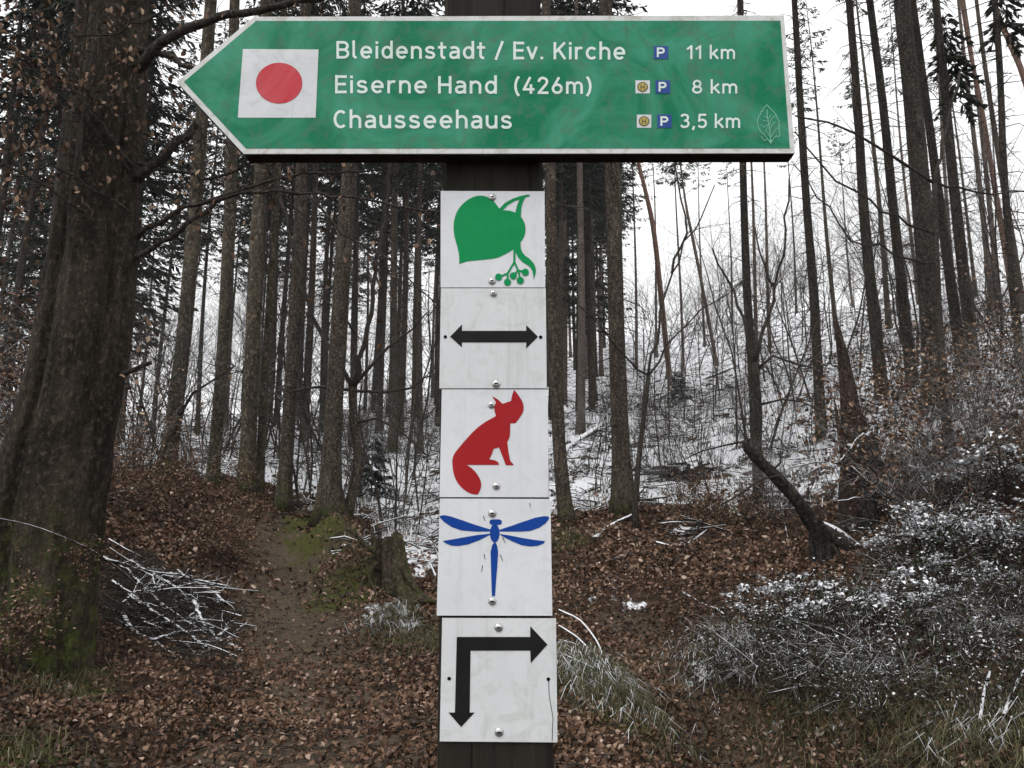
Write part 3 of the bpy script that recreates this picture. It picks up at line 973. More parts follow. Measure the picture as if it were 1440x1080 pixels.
def leafcard(mb, P, L, W, tint, up=.3, R=rng, orient=None):
    """Folded oval leaves at points P: one quad pair each."""
    P = np.asarray(P, float).reshape(-1, 3)
    n = len(P)
    if n == 0:
        return
    az = R.uniform(0, 2 * math.pi, n)
    tilt = R.normal(0, up, n)
    d = np.stack([np.cos(az) * np.cos(tilt), np.sin(az) * np.cos(tilt), np.sin(tilt)], -1)
    if orient is not None:
        d = orient
        d = d / (np.linalg.norm(d, axis=1)[:, None] + 1e-9)
    upv = np.stack([R.normal(0, up, n), R.normal(0, up, n), np.ones(n)], -1)
    s = np.cross(d, upv); s /= np.linalg.norm(s, axis=1)[:, None] + 1e-9
    nn = np.cross(s, d)
    L = np.broadcast_to(L, (n,)) * R.uniform(.5, 1.3, n); W = np.broadcast_to(W, (n,)) * R.uniform(.75, 1.2, n)
    fold = W * R.uniform(.0, .55, n)
    a = P - d * (L / 2)[:, None]; b = P + d * (L / 2)[:, None] + nn * (L * R.uniform(-.25, .25, n))[:, None]
    m1 = P - d * (L * .12)[:, None]; 
    l = m1 + s * (W / 2)[:, None] + nn * fold[:, None]; r = m1 - s * (W / 2)[:, None] + nn * fold[:, None]
    l2 = P + d * (L * .22)[:, None] + s * (W * .42)[:, None] + nn * (fold * .8)[:, None]; r2 = P + d * (L * .22)[:, None] - s * (W * .42)[:, None] + nn * (fold * .8)[:, None]
    V = np.stack([a, l, l2, b, r2, r], 1).reshape(-1, 3)
    base = np.arange(n)[:, None] * 6
    q = np.concatenate([base + np.array([[0, 1, 2, 3]]), base + np.array([[0, 3, 4, 5]])])
    mb.add(V, q, tint=np.repeat(np.broadcast_to(tint, (n,)), 6))


def branch_gen(mb, p, d, L, r, level, R, leaves, spread=.7, nchild=(5, 4, 3), up=.10, sides=(6, 4, 3, 3), jit=.16, tint=.0):
    segs = 5 if level == 0 else (4 if level == 1 else 3)
    pts, rr = [np.array(p, float)], [r]
    d = unit(d)
    for i in range(segs):
        d = unit(d + R.normal(0, jit, 3) + np.array([0, 0, up]))
        pts.append(pts[-1] + d * L / segs)
        rr.append(r * (1 - .78 * (i + 1) / segs))
    mb.tube(pts, rr, sides[min(level, 3)], tint, cap=False)
    if level < len(nchild):
        for _ in range(nchild[level]):
            t = R.uniform(.25, 1.0) * (segs - .01)
            i = int(t); f = t - i
            q = pts[i] * (1 - f) + pts[i + 1] * f
            ax = unit(pts[i + 1] - pts[i])
            o = unit(np.cross(ax, R.normal(0, 1, 3)))
            branch_gen(mb, q, unit(ax * (1 - spread * .5) + o * spread), L * R.uniform(.38, .62), rr[i] * .5, level + 1, R, leaves, spread, nchild, up, sides, jit, tint)
    else:
        leaves.extend(pts[1:])


def shrub_mesh(seed, h, stems, nchild=(6, 4, 3), spread=.7, r=.014, mat='twig', leaf=0, leafmat_='brown_leaf', up=.08, lean=.35, droop=.4, L=.07, W=.042):
    R = np.random.default_rng(seed)
    mb, leaves = MB(), []
    for s in range(stems):
        a = R.uniform(0, 2 * math.pi)
        d = (math.cos(a) * lean * R.uniform(.2, 1), math.sin(a) * lean * R.uniform(.2, 1), 1)
        branch_gen(mb, (R.normal(0, .05), R.normal(0, .05), -.12), d, h * R.uniform(.7, 1.05), r * R.uniform(.7, 1.1), 0, R, leaves, spread, nchild, up)
    tw = mb.mesh('twigs', M[mat])
    lm = None
    if leaf and leaves:
        lv = np.array(leaves)
        idx = R.choice(len(lv), leaf, replace=len(lv) < leaf)
        P = lv[idx] + R.normal(0, .035, (leaf, 3))
        lb = MB()
        o = np.stack([R.normal(0, 1, leaf), R.normal(0, 1, leaf), R.normal(-droop, .5, leaf)], -1)
        leafcard(lb, P, L, W, R.uniform(0, 1, leaf) ** 1.3, .6, R, o)
        lm = lb.mesh('leaves', M[leafmat_])
    return tw, lm


def place(name, meshes, loc, rz, s, label, category, group, partnames=('twigs', 'leaves')):
    tw, lm = meshes
    if lm is None:
        o = obj(name, tw, loc=loc, label=label, category=category, group=group)
        o.rotation_euler = (rnd.uniform(-.06, .06), rnd.uniform(-.06, .06), rz); o.scale = (s, s, s)
        return o
    t = thing(name, label, category, group, loc, rz, s)
    obj(partnames[0], tw, t); obj(partnames[1], lm, t)
    return t


# ---- conifer crown
def crown_mesh(seed, h0, h1, Lmax, mat='needles', whorl=.45, per=5, twigs=16, droop=.35, snowy=False, keep=1.0):
    R = np.random.default_rng(seed)
    mb = MB()
    P, D, LL, WW = [], [], [], []
    z = h0
    while z < h1:
        f = (z - h0) / (h1 - h0)
        Lb = Lmax * (1 - f) ** .75 * (.75 + .25 * min(1, f * 6)) + .25
        for k in range(per):
            if R.random() > keep:
                continue
            a = R.uniform(0, 2 * math.pi)
            L = Lb * R.uniform(.6, 1.1)
            e = np.array([math.cos(a), math.sin(a), 0]); sd_ = np.array([-e[1], e[0], 0])
            zz = z + R.uniform(-.2, .2)
            ts = np.linspace(0, 1, 5)
            pts = np.stack([e[0] * L * ts, e[1] * L * ts, zz + L * (.12 * ts - droop * ts ** 1.6 + .18 * ts ** 4)], -1)
            mb.tube(pts, .012 + .016 * (1 - f) * (1 - ts), 3, 0.0, cap=False)
            nt_ = max(5, int(twigs * L / Lmax) + 3)
            t = R.uniform(.15, 1, nt_)
            q = np.stack([np.interp(t, ts, pts[:, i]) for i in range(3)], -1)
            side = R.choice([-1, 1], nt_)
            d = e[None] * R.uniform(.3, .9, nt_)[:, None] + sd_[None] * (side * R.uniform(.2, 1, nt_))[:, None] + np.array([0, 0, -1])[None] * R.uniform(.1, .9, nt_)[:, None]
            P.append(q); D.append(d); LL.append((.32 + .35 * (1 - t)) * R.uniform(.6, 1.2, nt_) * min(1, .5 + L / 3)); WW.append(R.uniform(.07, .14, nt_))
    
        z += whorl * R.uniform(.7, 1.3)
    P, D = np.concatenate(P), np.concatenate(D)
    L, W = np.concatenate(LL), np.concatenate(WW)
    D /= np.linalg.norm(D, axis=1)[:, None]
    n = len(P)
    s = np.cross(D, R.normal(0, 1, (n, 3))); s /= np.linalg.norm(s, axis=1)[:, None]
    a, b = P, P + D * L[:, None]
    l = P + D * (L * .35)[:, None] + s * (W / 2)[:, None]; r = P + D * (L * .35)[:, None] - s * (W / 2)[:, None]
    V = np.stack([a, l, b, r], 1).reshape(-1, 3)
    tn = R.uniform(0, .7, n) if not snowy else np.where(R.random(n) < .35, R.uniform(.8, 1, n), R.uniform(0, .6, n))
    mb.add(V, (np.arange(n)[:, None] * 4 + np.arange(4)[None]), tint=np.repeat(tn, 4))
    return mb.mesh('crown', M[mat])


def trunk_tube(mb, P, Rr, sides, seed, moss_h=0.0, flare=.55, lobes=5, rough=.05):
    """Stem with root flare and uneven surface; P from ground up."""
    P = np.asarray(P, float)
    h = np.concatenate([[0], np.cumsum(np.linalg.norm(np.diff(P, axis=0), axis=1))])
    R = np.random.default_rng(seed)
    ph, r0 = R.uniform(0, 6.28), Rr[0]

    def wob(Pp, a):
        fl = np.exp(-h / (r0 * 2.2 + .05))[:, None]
        lob = 1 + .45 * np.cos(lobes * a + ph)[None] + .2 * np.cos(3 * a + ph * 2)[None]
        nz = vnoise(a[None] * 2.2 + seed * 7.7, h[:, None] * 1.2, seed % 97) + .6 * vnoise(a[None] * 5 + seed, h[:, None] * 3.1, seed % 89)
        # keep the seam closed
        seam = np.sin(a / 2)[None]
        return 1 + flare * fl * lob + rough * 2 * nz * seam
    tint = np.clip(1 - h / max(.01, moss_h), 0, 1) ** .8 if moss_h else np.zeros(len(P))
    mb.tube(P, Rr, sides, tint, wob)


def dead_twigs(mb, P, Rr, seed, n, Lr=(.2, 1.1), h0=.6, zmax=99, th=.012):
    R = np.random.default_rng(seed)
    P = np.asarray(P)
    base = P[0][2]
    for _ in range(n):
        t = R.uniform(0, len(P) - 1.01); i = int(t)
        q = P[i] + (P[i + 1] - P[i]) * (t - i)
        if q[2] - base < h0 or q[2] - base > zmax:
            continue
        a = R.uniform(0, 6.28); L = R.uniform(*Lr) * R.uniform(.5, 1)
        d = np.array([math.cos(a), math.sin(a), R.uniform(-.45, .3)])
        pts = [q, q + d * L * .5 + R.normal(0, .03, 3), q + d * L + np.array([0, 0, -.18 * L]) + R.normal(0, .05, 3)]
        mb.tube(pts, [th * 1.2, th * .8, th * .35], 3, 0.0, cap=False)
        if R.random() < .6:
            k = pts[1]; a2 = a + R.choice([-1, 1]) * R.uniform(.4, 1)
            mb.tube([k, k + np.array([math.cos(a2), math.sin(a2), R.uniform(-.5, .2)]) * L * .45], [th * .6, th * .25], 3, 0.0, cap=False)


CROWN = [crown_mesh(100 + i, 0, 13 + i, 2.6, twigs=18) for i in range(3)]
CROWN_PINE = [crown_mesh(120 + i, 0, 4.5, 2.0, 'pine_needles', .5, 4, 16, .1, keep=.7) for i in range(2)]


def px_tree(name, label, pts, Y, H=24, matn='spruce_bark', sides=14, crown=0, crown_from=None, twigs=130, moss_h=.9, flare=.45, group=None, stub=None, twl=(.15, 1.3)):
    """A tree whose stem runs through measured pixels (px, py, width) at distance Y."""
    P3 = [at(a, b, Y) for a, b, w in pts]
    r3 = [rad(w, p) * .86 for (a, b, w), p in zip(pts, P3)]
    d = (P3[1] - P3[0]); 
    # carry the foot of the stem down to the ground
    for _ in range(3):
        g = gz1(P3[0].x, P3[0].y)
        foot = P3[0] + d * ((g - .12 - P3[0].z) / d.z)
        g = gz1(foot.x, foot.y)
    foot = P3[0] + d * ((g - .12 - P3[0].z) / d.z)
    keep = [(p, r) for p, r in zip(P3, r3) if p.z > g + .35]
    rb = r3[0] * 1.0
    P3 = [foot] + [p for p, r in keep]; r3 = [rb] + [r for p, r in keep]
    du = (P3[-1] - P3[-2]).normalized(); du = (du + Vector((0, 0, .6))).normalized()
    top = P3[-1]; rt = r3[-1]
    while top.z < g + H - .5:
        step = min(4.0, g + H - top.z)
        top = top + du * step / max(.5, du.z)
        P3.append(top); r3.append(max(.02, rt * (1 - .9 * (top.z - P3[len(keep)].z) / max(1, g + H - P3[len(keep)].z))))
    q = catmull([(*p, r) for p, r in zip(P3, r3)], .35)
    root = thing(name, label, 'tree', group, foot)
    q = q.copy(); q[:, :3] -= np.array(tuple(foot))
    mb = MB()
    seed = int(abs(pts[0][0]) * 3 + Y * 7)
    trunk_tube(mb, q[:, :3], np.maximum(q[:, 3], .012), sides, seed, moss_h, flare)
    if stub is not None:
        stub(mb, foot)
    mb.build('trunk', M[matn], root)
    if twigs:
        tb = MB(); dead_twigs(tb, q[:, :3], q[:, 3], seed + 1, twigs, twl, .8, 17)
        if tb.n:
            tb.build('dead_twigs', M['twig'], root)
    if crown is not None:
        cf = crown_from if crown_from is not None else H * .52
        c = (CROWN if crown < 10 else CROWN_PINE)[crown % 10]
        zi = int(np.argmin(abs(q[:, 2] - cf)))
        o = obj('crown', c, root, loc=tuple(q[zi, :3]))
        hh = (13 + crown % 10) if crown < 10 else 4.5
        s = (H + .3 - cf) / hh
        o.scale = (min(1.0, s * 1.0), min(1.0, s * 1.0), s)
        tip = q[-1, :3]
        o.rotation_euler = (0, 0, rnd.uniform(0, 6.28))
    return root, q, foot


# ---- named trees
px_tree('spruce_tree', 'straight slim trunk with mossy foot, leftmost of the trunks on the mound crest', [(234, 668, 27), (248, 560, 25), (262, 440, 24), (283, 180, 21), (297, 0, 19)], 17.5, 25, 'beech_bark', crown=0, crown_from=13, twigs=110)
px_tree('spruce_tree', 'slim dark trunk second from left on the leaf-covered mound', [(299, 678, 21), (308, 560, 19), (316, 440, 19), (325, 230, 18), (330, 0, 16)], 17, 24, 'beech_bark', crown=1, crown_from=13.5, twigs=110)
px_tree('beech_tree', 'grey trunk with a thinner twin stem close on its right, above the brown beech hedge', [(346, 692, 27), (352, 560, 25), (361, 350, 24), (368, 230, 22), (375, 0, 20)], 15.6, 25, 'beech_bark', crown=2, crown_from=14, twigs=40)
px_tree('beech_tree', 'thin stem standing tight against the right side of the grey twin trunk', [(364, 692, 15), (372, 540, 13), (384, 350, 12), (392, 200, 11), (400, 0, 10)], 15.9, 19, 'beech_bark', crown=None, twigs=40)
px_tree('spruce_tree', 'grey trunk with flared mossy roots left of the thickest crest trunk', [(398, 702, 24), (403, 640, 22), (415, 440, 21), (422, 300, 19), (430, 0, 17)], 15.4, 24, 'spruce_bark', crown=0, crown_from=13, flare=.7)
px_tree('spruce_tree', 'thickest trunk on the mound crest with a mossy foot beside the path', [(461, 719, 38), (466, 640, 30), (478, 440, 27), (487, 300, 26), (492, 230, 24), (499, 0, 21)], 14.6, 25, 'spruce_bark', crown=1, crown_from=13, flare=.7, moss_h=.8)
px_tree('spruce_tree', 'grey trunk just right of the post in front of the snowy slope', [(798, 748, 25), (788, 650, 22), (780, 500, 20), (776, 350, 18), (774, 235, 17), (768, 0, 15)], 13.1, 24, 'spruce_bark', crown=2, crown_from=13, moss_h=.6)
px_tree('spruce_tree', 'thick scaly spruce trunk on the bank right of the post beside a forked sapling', [(878, 729, 38), (874, 650, 31), (868, 500, 27), (861, 235, 25), (851, 0, 21)], 14.0, 26, 'spruce_bark', crown=0, crown_from=14, twigs=130, moss_h=.5)
px_tree('spruce_tree', 'dark slender trunk right of the sign, behind the leaning broken snag', [(1064, 640, 17), (1058, 519, 15), (1050, 400, 13), (1044, 200, 11), (1041, 0, 10)], 20, 22, 'dark_bark', crown=1, crown_from=15, twigs=230)
px_tree('spruce_tree', 'dark slender leaning trunk close to the right end of the green sign', [(1153, 570, 17), (1144, 415, 14), (1131, 240, 12), (1117, 0, 9)], 19, 22, 'dark_bark', crown=2, crown_from=15, twigs=230)
px_tree('spruce_tree', 'tall dark trunk left of the pair on the right slope', [(1239, 540, 20), (1216, 311, 16), (1206, 150, 13), (1194, 0, 11)], 18.5, 23, 'dark_bark', crown=0, crown_from=14.5, twigs=230)
px_tree('spruce_tree', 'tall dark trunk immediately left of the thickest right-hand trunk', [(1283, 540, 19), (1258, 311, 15), (1242, 150, 13), (1223, 0, 11)], 19, 23, 'dark_bark', crown=1, crown_from=15, twigs=230)
px_tree('spruce_tree', 'thickest dark trunk on the right slope with brown beech leaves at its foot', [(1317, 545, 36), (1308, 430, 33), (1294, 260, 30), (1281, 120, 27), (1268, 0, 25)], 15.0, 27, 'dark_bark', sides=18, crown=2, crown_from=13.5, twigs=260)
px_tree('spruce_tree', 'dark trunk just behind and right of the thickest right-hand trunk', [(1354, 520, 19), (1325, 311, 15), (1297, 104, 12), (1283, 0, 11)], 18, 23, 'dark_bark', crown=0, crown_from=14.5, twigs=230)
CLUMP = crown_mesh(391, 0, 1.5, .75, 'needles', .26, 3, 20, .95)
r9 = px_tree('spruce_tree', 'dark trunk with a hanging clump of needles high on the right slope', [(1369, 510, 20), (1341, 259, 16), (1328, 120, 13), (1316, 0, 11)], 17, 22, 'dark_bark', crown=1, crown_from=10.6, twigs=230)
r10 = px_tree('spruce_tree', 'thin dark trunk at the right edge of the picture', [(1434, 505, 14), (1413, 259, 11), (1407, 120, 10), (1399, 0, 9)], 16, 20, 'dark_bark', crown=2, crown_from=11.5, twigs=230)

for (root_, q_, f_), py_, dx in ((r9, 100, .3), (r9, 45, .15), (r10, 0, .15)):
    z_ = at(1330, py_, f_.y).z - f_.z
    zi_ = int(np.argmin(abs(q_[:, 2] - z_)))
    o = obj('needle_clump', CLUMP, root_, loc=(q_[zi_, 0] + dx, q_[zi_, 1], q_[zi_, 2] - .7), kind='stuff')
    o.scale = (.62, .62, .75)

# ---- the big leaning beech at the left
YB = 7.3
BIG = [[(92, 965, 64), (100, 860, 60), (106, 780, 60), (119, 680, 60), (145, 540, 58), (163, 400, 54), (173, 250, 50), (181, 100, 44), (190, -60, 40), (205, -300, 34)],
       [(62, 950, 74), (60, 860, 76), (66, 770, 80), (80, 680, 82), (106, 520, 74), (128, 350, 66), (148, 150, 58), (160, -60, 52), (172, -300, 44)],
       [(30, 930, 60), (14, 800, 64), (22, 700, 62), (42, 610, 58), (70, 500, 52), (95, 340, 44), (112, 200, 36), (126, 0, 32), (138, -300, 26)]]
foot = onground(72, YB)
big = thing('beech_tree', 'massive leaning beech of fused stems with mossy foot at the left edge', 'tree', None, foot)
lab3 = [None, None, None]
for k, st in enumerate(BIG):
    yk = YB + (0.0, -.12, .16)[k]
    P3 = [at(a, b, yk) for a, b, w in st]
    q = catmull([(*(p - foot), rad(w, p)) for (a, b, w), p in zip(st, P3)], .12)
    zf = gz1(P3[0].x, P3[0].y) - foot.z
    q[0, 2] = min(q[0, 2], zf) - .12
    # taper on upward past the frame
    t = q[-1].copy(); dd = q[-1] - q[-6]; dd = dd / np.linalg.norm(dd[:3]) * 1.5
    ext = [t]
    for j in range(1, 8):
        e = ext[-1].copy(); e[:3] += dd[:3]; e[3] = t[3] * (1 - j / 8.2); ext.append(e)
    q = np.concatenate([q, np.array(ext[1:])])
    mb = MB(); trunk_tube(mb, q[:, :3], q[:, 3], 40, 41 + k, 1.7, .35, 4, .22)
    mb.build('trunk', M['big_beech_bark'], big)


def px_branch(pts, Yr, w, w1, parent, off, matn='twig', name='branch', step=.1, wig=.012, sides=7):
    n = len(pts)
    Ys = np.linspace(Yr[0], Yr[1], n)
    P3 = [at(a, b, y) for (a, b), y in zip(pts, Ys)]
    r3 = [rad(ww, p) for ww, p in zip(np.linspace(w, w1, n), P3)]
    q = catmull([(*(p - off), r) for p, r in zip(P3, r3)], step)
    q[1:-1, :3] += rng.normal(0, wig, (len(q) - 2, 3))
    mb = MB(); mb.tube(q[:, :3], q[:, 3], sides, 0.0)
    if name is not None:
        mb.build(name, M[matn], parent)
    return q


lim = []
BR = [([(196, 95), (225, 62), (270, 36), (340, 18), (430, 2), (520, -14)], (7.2, 6.6), 17, 7), ([(196, 70), (232, 78), (268, 97), (330, 120)], (7.2, 6.9), 10, 5), ([(192, 252), (230, 222), (262, 190), (278, 172)], (7.2, 7.0), 15, 11),
      ([(192, 334), (225, 312), (260, 292), (310, 278), (350, 262), (425, 247), (520, 240)], (7.2, 6.7), 8, 3), ([(190, 362), (240, 332), (290, 296), (340, 273), (435, 272), (570, 291), (625, 300)], (7.2, 6.5), 8, 2.5),
      ([(435, 278), (480, 325), (540, 360), (590, 405), (622, 432)], (6.8, 6.5), 4, 1.6), ([(195, 230), (240, 240), (300, 250), (345, 232), (390, 225)], (7.2, 6.9), 6, 2.5),
      ([(188, 235), (150, 190), (125, 130), (80, 70), (40, 10)], (7.1, 6.5), 6, 3), ([(185, 245), (160, 200), (95, 120), (40, 80), (-20, 55)], (7.1, 6.3), 5, 2.2), ([(150, 205), (90, 140), (40, 90), (0, 60)], (7.0, 6.2), 3.5, 1.8),
      ([(172, 526), (190, 520), (212, 510)], (7.2, 7.0), 9, 6), ([(62, 85), (100, 52), (150, 48), (200, 32), (240, 14), (275, -4)], (6.4, 6.3), 3, 2.4), ([(185, 300), (140, 270), (90, 240), (30, 215), (-20, 200)], (7.1, 6.5), 4, 2),
      ([(168, 150), (148, 100), (140, 40), (130, -20)], (7.1, 6.7), 8, 5), ([(240, 128), (262, 160), (300, 190), (345, 210)], (7.0, 6.8), 4, 2), ([(120, 300), (60, 260), (10, 230), (-30, 215)], (6.9, 6.4), 4, 2)]
for pts, Yr, w, w1 in BR:
    q = px_branch(pts, Yr, w, w1, big, foot)
    lim.append(q)
# side twigs and the dry leaves still hanging on them
tw, lv = MB(), []
R = np.random.default_rng(5)
for bi, q in enumerate(lim):
    nb = int(len(q) * (1.5 if bi in (7, 8, 9, 12, 13, 15) else .8)) + 4
    for _ in range(nb):
        i = R.integers(2, len(q) - 1)
        ax = unit(q[i, :3] - q[i - 1, :3]); o = unit(np.cross(ax, R.normal(0, 1, 3)))
        out = []
        branch_gen(tw, q[i, :3], ax * .5 + o * .7, R.uniform(.25, .75), .0045, 1, R, out, .7, (4, 3), -.03)
        dens = (1.0 if bi in (7, 8, 9, 12, 13, 15) else .30)
        for p in out:
            if R.random() < dens * .8:
                lv.append(p)
tw.build('twigs', M['twig'], big)
lv = np.array(lv); lb = MB()
o_ = np.stack([R.normal(0, .6, len(lv)), R.normal(0, .6, len(lv)), R.normal(-.9, .4, len(lv))], -1)
leafcard(lb, lv + R.normal(0, .02, lv.shape), .062, .036, R.uniform(0, 1, len(lv)) ** 1.2, .6, R, o_)
lb.build('leaves', M['brown_leaf'], big)
# thin upper crown, bare
cb, cl = MB(), []
for k in range(26):
    a = R.uniform(0, 6.28)
    src = Vector(tuple(at(180 + R.uniform(-40, 30), -250 - R.uniform(0, 900), YB))) - foot
    branch_gen(cb, tuple(src), (math.cos(a), math.sin(a), R.uniform(.2, .8)), R.uniform(2, 4), .03, 0, R, cl, .7, (6, 4, 3), .05)
cb.build('crown', M['twig'], big)
# a low snowy twig crossing the foot of the beech
tr_ = at(130, 772, 6.7)


def px_sapling(name, label, stem, branches, Y, matn='spruce_bark', leaf=0, group=None, nch=(5, 3), sub=10, subL=(.3, 1.0), sub_r=.006):
    P0 = at(*stem[0][:2], Y); g = gz1(P0.x, P0.y)
    ft = Vector((P0.x, P0.y, g))
    root = thing(name, label, 'tree', group, ft)
    P3 = [at(a, b, Y) for a, b, w in stem]
    q = catmull([(*(p - ft), rad(w, p)) for (a, b, w), p in zip(stem, P3)], .2)
    q = np.concatenate([[[q[0, 0], q[0, 1], -.15, q[0, 3] * 1.15]], q[q[:, 2] > .05]])
    mb = MB(); trunk_tube(mb, q[:, :3], q[:, 3], 9, int(stem[0][0]), .5, .3)
    mb.build('trunk', M[matn], root)
    R_ = np.random.default_rng(int(stem[0][0]) + 3)
    qs = [q]
    for pts, w, w1, dy in branches:
        qs.append(px_branch(pts, (Y, Y + dy), w, w1, root, ft, matn='twig', step=.25, wig=.03, sides=5))
    tb, out = MB(), []
    for qq in qs:
        for _ in range(sub):
            i = R_.integers(max(1, len(qq) // 4), len(qq))
            ax = unit(qq[i, :3] - qq[i - 1, :3]); o = unit(np.cross(ax, R_.normal(0, 1, 3)))
            branch_gen(tb, qq[i, :3], ax * .6 + o * .6, R_.uniform(*subL), sub_r, 1, R_, out, .7, (4,) + nch[1:], .03)
    tb.build('twigs', M['twig'], root)
    return root


px_sapling('young_beech', 'thin curved young tree with spreading bare arms on the crest near the post', [(486, 724, 15), (500, 680, 14), (504, 640, 13), (498, 595, 12), (495, 545, 11)],
           [([(495, 545), (470, 500), (440, 440), (420, 385), (405, 330), (392, 270), (380, 220)], 7, 4, .5), ([(496, 545), (530, 505), (560, 480), (600, 440)], 6, 2, -.8), ([(495, 550), (540, 552), (580, 540), (615, 525)], 5, 2, .4),
            ([(495, 545), (515, 460), (530, 380), (545, 250), (552, 100)], 8, 4, .3), ([(500, 595), (530, 590), (560, 605), (600, 640)], 5, 2, -.5), ([(494, 548), (450, 545), (410, 548), (370, 540)], 5, 2, .3), ([(500, 470), (480, 440), (455, 420)], 4, 2, .3)], 14.9, 'spruce_bark')
px_sapling('young_beech', 'forked slender sapling with long bare arms right of the thick scaly trunk', [(893, 712, 9), (898, 650, 8), (905, 590, 7), (912, 528, 6.5)],
           [([(912, 528), (880, 508), (850, 465), (815, 425), (770, 385)], 3.4, 1.4, -1.5), ([(912, 528), (940, 485), (975, 450), (1020, 412), (1060, 380)], 3.4, 1.4, .6), ([(911, 530), (925, 460), (935, 420), (945, 385), (968, 345), (985, 305), (1005, 260)], 4, 1.6, .5),
            ([(945, 385), (960, 330), (956, 280), (950, 235)], 4, 2, .3)], 13.2, 'twig', sub=6)
px_sapling('young_beech', 'dark forked young tree behind the broken leaning snag', [(1064, 640, 13), (1066, 580, 12), (1060, 510, 12)],
           [([(1060, 512), (1050, 470), (1040, 430), (1020, 390), (1002, 350)], 6, 2.5, .4), ([(1062, 512), (1078, 450), (1092, 400), (1105, 340), (1110, 250)], 6, 2.5, -.3), ([(1064, 520), (1090, 500), (1120, 510), (1160, 530)], 5, 2, -.4), ([(1090, 405), (1075, 370), (1062, 320)], 4, 2, 0),
            ([(1066, 570), (1100, 560), (1150, 575)], 4, 2, -.5)], 15.5, 'dark_bark', sub=9)
px_sapling('young_beech', 'slim sapling with long thin arms reaching across to the sign end', [(1330, 590, 12), (1322, 480, 10), (1318, 380, 8), (1314, 258, 7)],
           [([(1314, 258), (1280, 232), (1230, 205), (1180, 178), (1118, 163)], 5, 2.5, -.8), ([(1318, 330), (1260, 305), (1200, 270), (1160, 235), (1118, 185)], 4, 2, -.8), ([(1314, 255), (1350, 262), (1400, 275), (1450, 270)], 4, 2, .5), ([(1320, 370), (1260, 360), (1200, 330), (1150, 280), (1115, 230)], 3.5, 1.6, -.8), ([(1314, 260), (1330, 180), (1350, 100)], 5, 3, .4)], 12.6, 'twig', sub=6)
px_sapling('young_beech', 'pale thin branching sapling between the left crest trunks', [(222, 668, 11), (233, 620, 9), (252, 585, 8)],
           [([(252, 585), (270, 555), (300, 535), (330, 515)], 5, 2, 0), ([(226, 645), (205, 590), (190, 545), (182, 500)], 5, 2, .3), ([(252, 585), (262, 500), (270, 420), (285, 330)], 5, 2, .3)], 16.2, 'beech_bark', sub=8)

# ------------------------------------------------------------------ far forest: spruces in rows beyond the crest
FT = []
for v_ in range(4):
    mb = MB(); R = np.random.default_rng(200 + v_)
    H = 26 + 2 * (v_ % 3)
    z = np.linspace(0, H, 26)
    P = np.stack([np.sin(z * .2 + v_) * .12, np.cos(z * .17 + v_) * .12, z - .3], -1)
    trunk_tube(mb, P, .155 * (1 - .92 * z / H) + .01, 8, 60 + v_, .6, .4)
    tb = MB(); dead_twigs(tb, P, z, 70 + v_, 170, (.4, 1.7), 1.2, 15, .012)
    FT.append((mb.mesh('trunk', M['spruce_bark']), mb.mesh('trunk', M['dark_bark']), mb.mesh('trunk', M['pine_bark']), tb.mesh('dead_twigs', M['twig']), H))
FC = {('hi', i): crown_mesh(300 + i, 12.5, 26 + 2 * (i % 3) + .4, 2.6, twigs=20, keep=.85) for i in range(4)}
FC.update({('lo', i): crown_mesh(320 + i, 4.0, 26 + 2 * (i % 3) + .4, 2.9, twigs=20, whorl=.55) for i in range(4)})
FC.update({('top', i): crown_mesh(340 + i, 20.0, 26 + 2 * (i % 3) + .4, 2.0, 'pine_needles', .5, 4, 16, .1, keep=.65) for i in range(4)})


def far_tree(px, Y, kind, bk, label, group, s=None, name='spruce_tree'):
    g = onground(px, Y)
    v_ = rnd.randrange(4)
    s = s or rnd.uniform(.8, 1.1)
    t = thing(name, label, 'tree', group, g, rnd.uniform(0, 6.28), s)
    t.rotation_euler = (rnd.uniform(-.02, .02), rnd.uniform(-.02, .02), rnd.uniform(0, 6.28))
    obj('trunk', FT[v_][bk], t)
    obj('dead_twigs', FT[v_][3], t)
    obj('crown', FC[(kind, v_)], t)
    return t


G1, LB1 = 'spruces of the dark stand behind the mound', 'one of the tall thin spruces in the dark stand left of the post'
G2, LB2 = 'spruces of the dark stand right of the post', 'one of the tall thin spruces in the dark stand just right of the post'
G3, LB3 = 'bare-stemmed pines high on the right slope', 'one of the thin pale pines high on the snowy right slope'
for Y, n, a, b in ((22, 5, -60, 130), (27, 4, -60, 190), (31, 5, 340, 610), (36, 5, -60, 210), (38, 8, 300, 630), (45, 5, 190, 350), (46, 9, 350, 640), (55, 13, -40, 640), (66, 14, -40, 640), (80, 16, -40, 640)):
    for k in range(n):
        px = a + (b - a) * (k + rnd.uniform(.1, .9)) / n
        if 205 < px < 345 and rnd.random() < .6:
            continue
        lo = px < 200 and rnd.random() < .5
        far_tree(px, Y * rnd.uniform(.95, 1.05), 'lo' if lo else 'hi', rnd.choice([0, 0, 1]), LB1, G1)
for Y, n in ((32, 3), (38, 4), (46, 5), (56, 6), (68, 6), (82, 6)):
    for k in range(n):
        px = 770 + 105 * (k + rnd.uniform(.1, .9)) / n
        far_tree(px, Y * rnd.uniform(.95, 1.05), rnd.choice(['hi', 'hi', 'lo']) if Y > 40 else 'hi', rnd.choice([0, 1, 2]), LB2, G2)
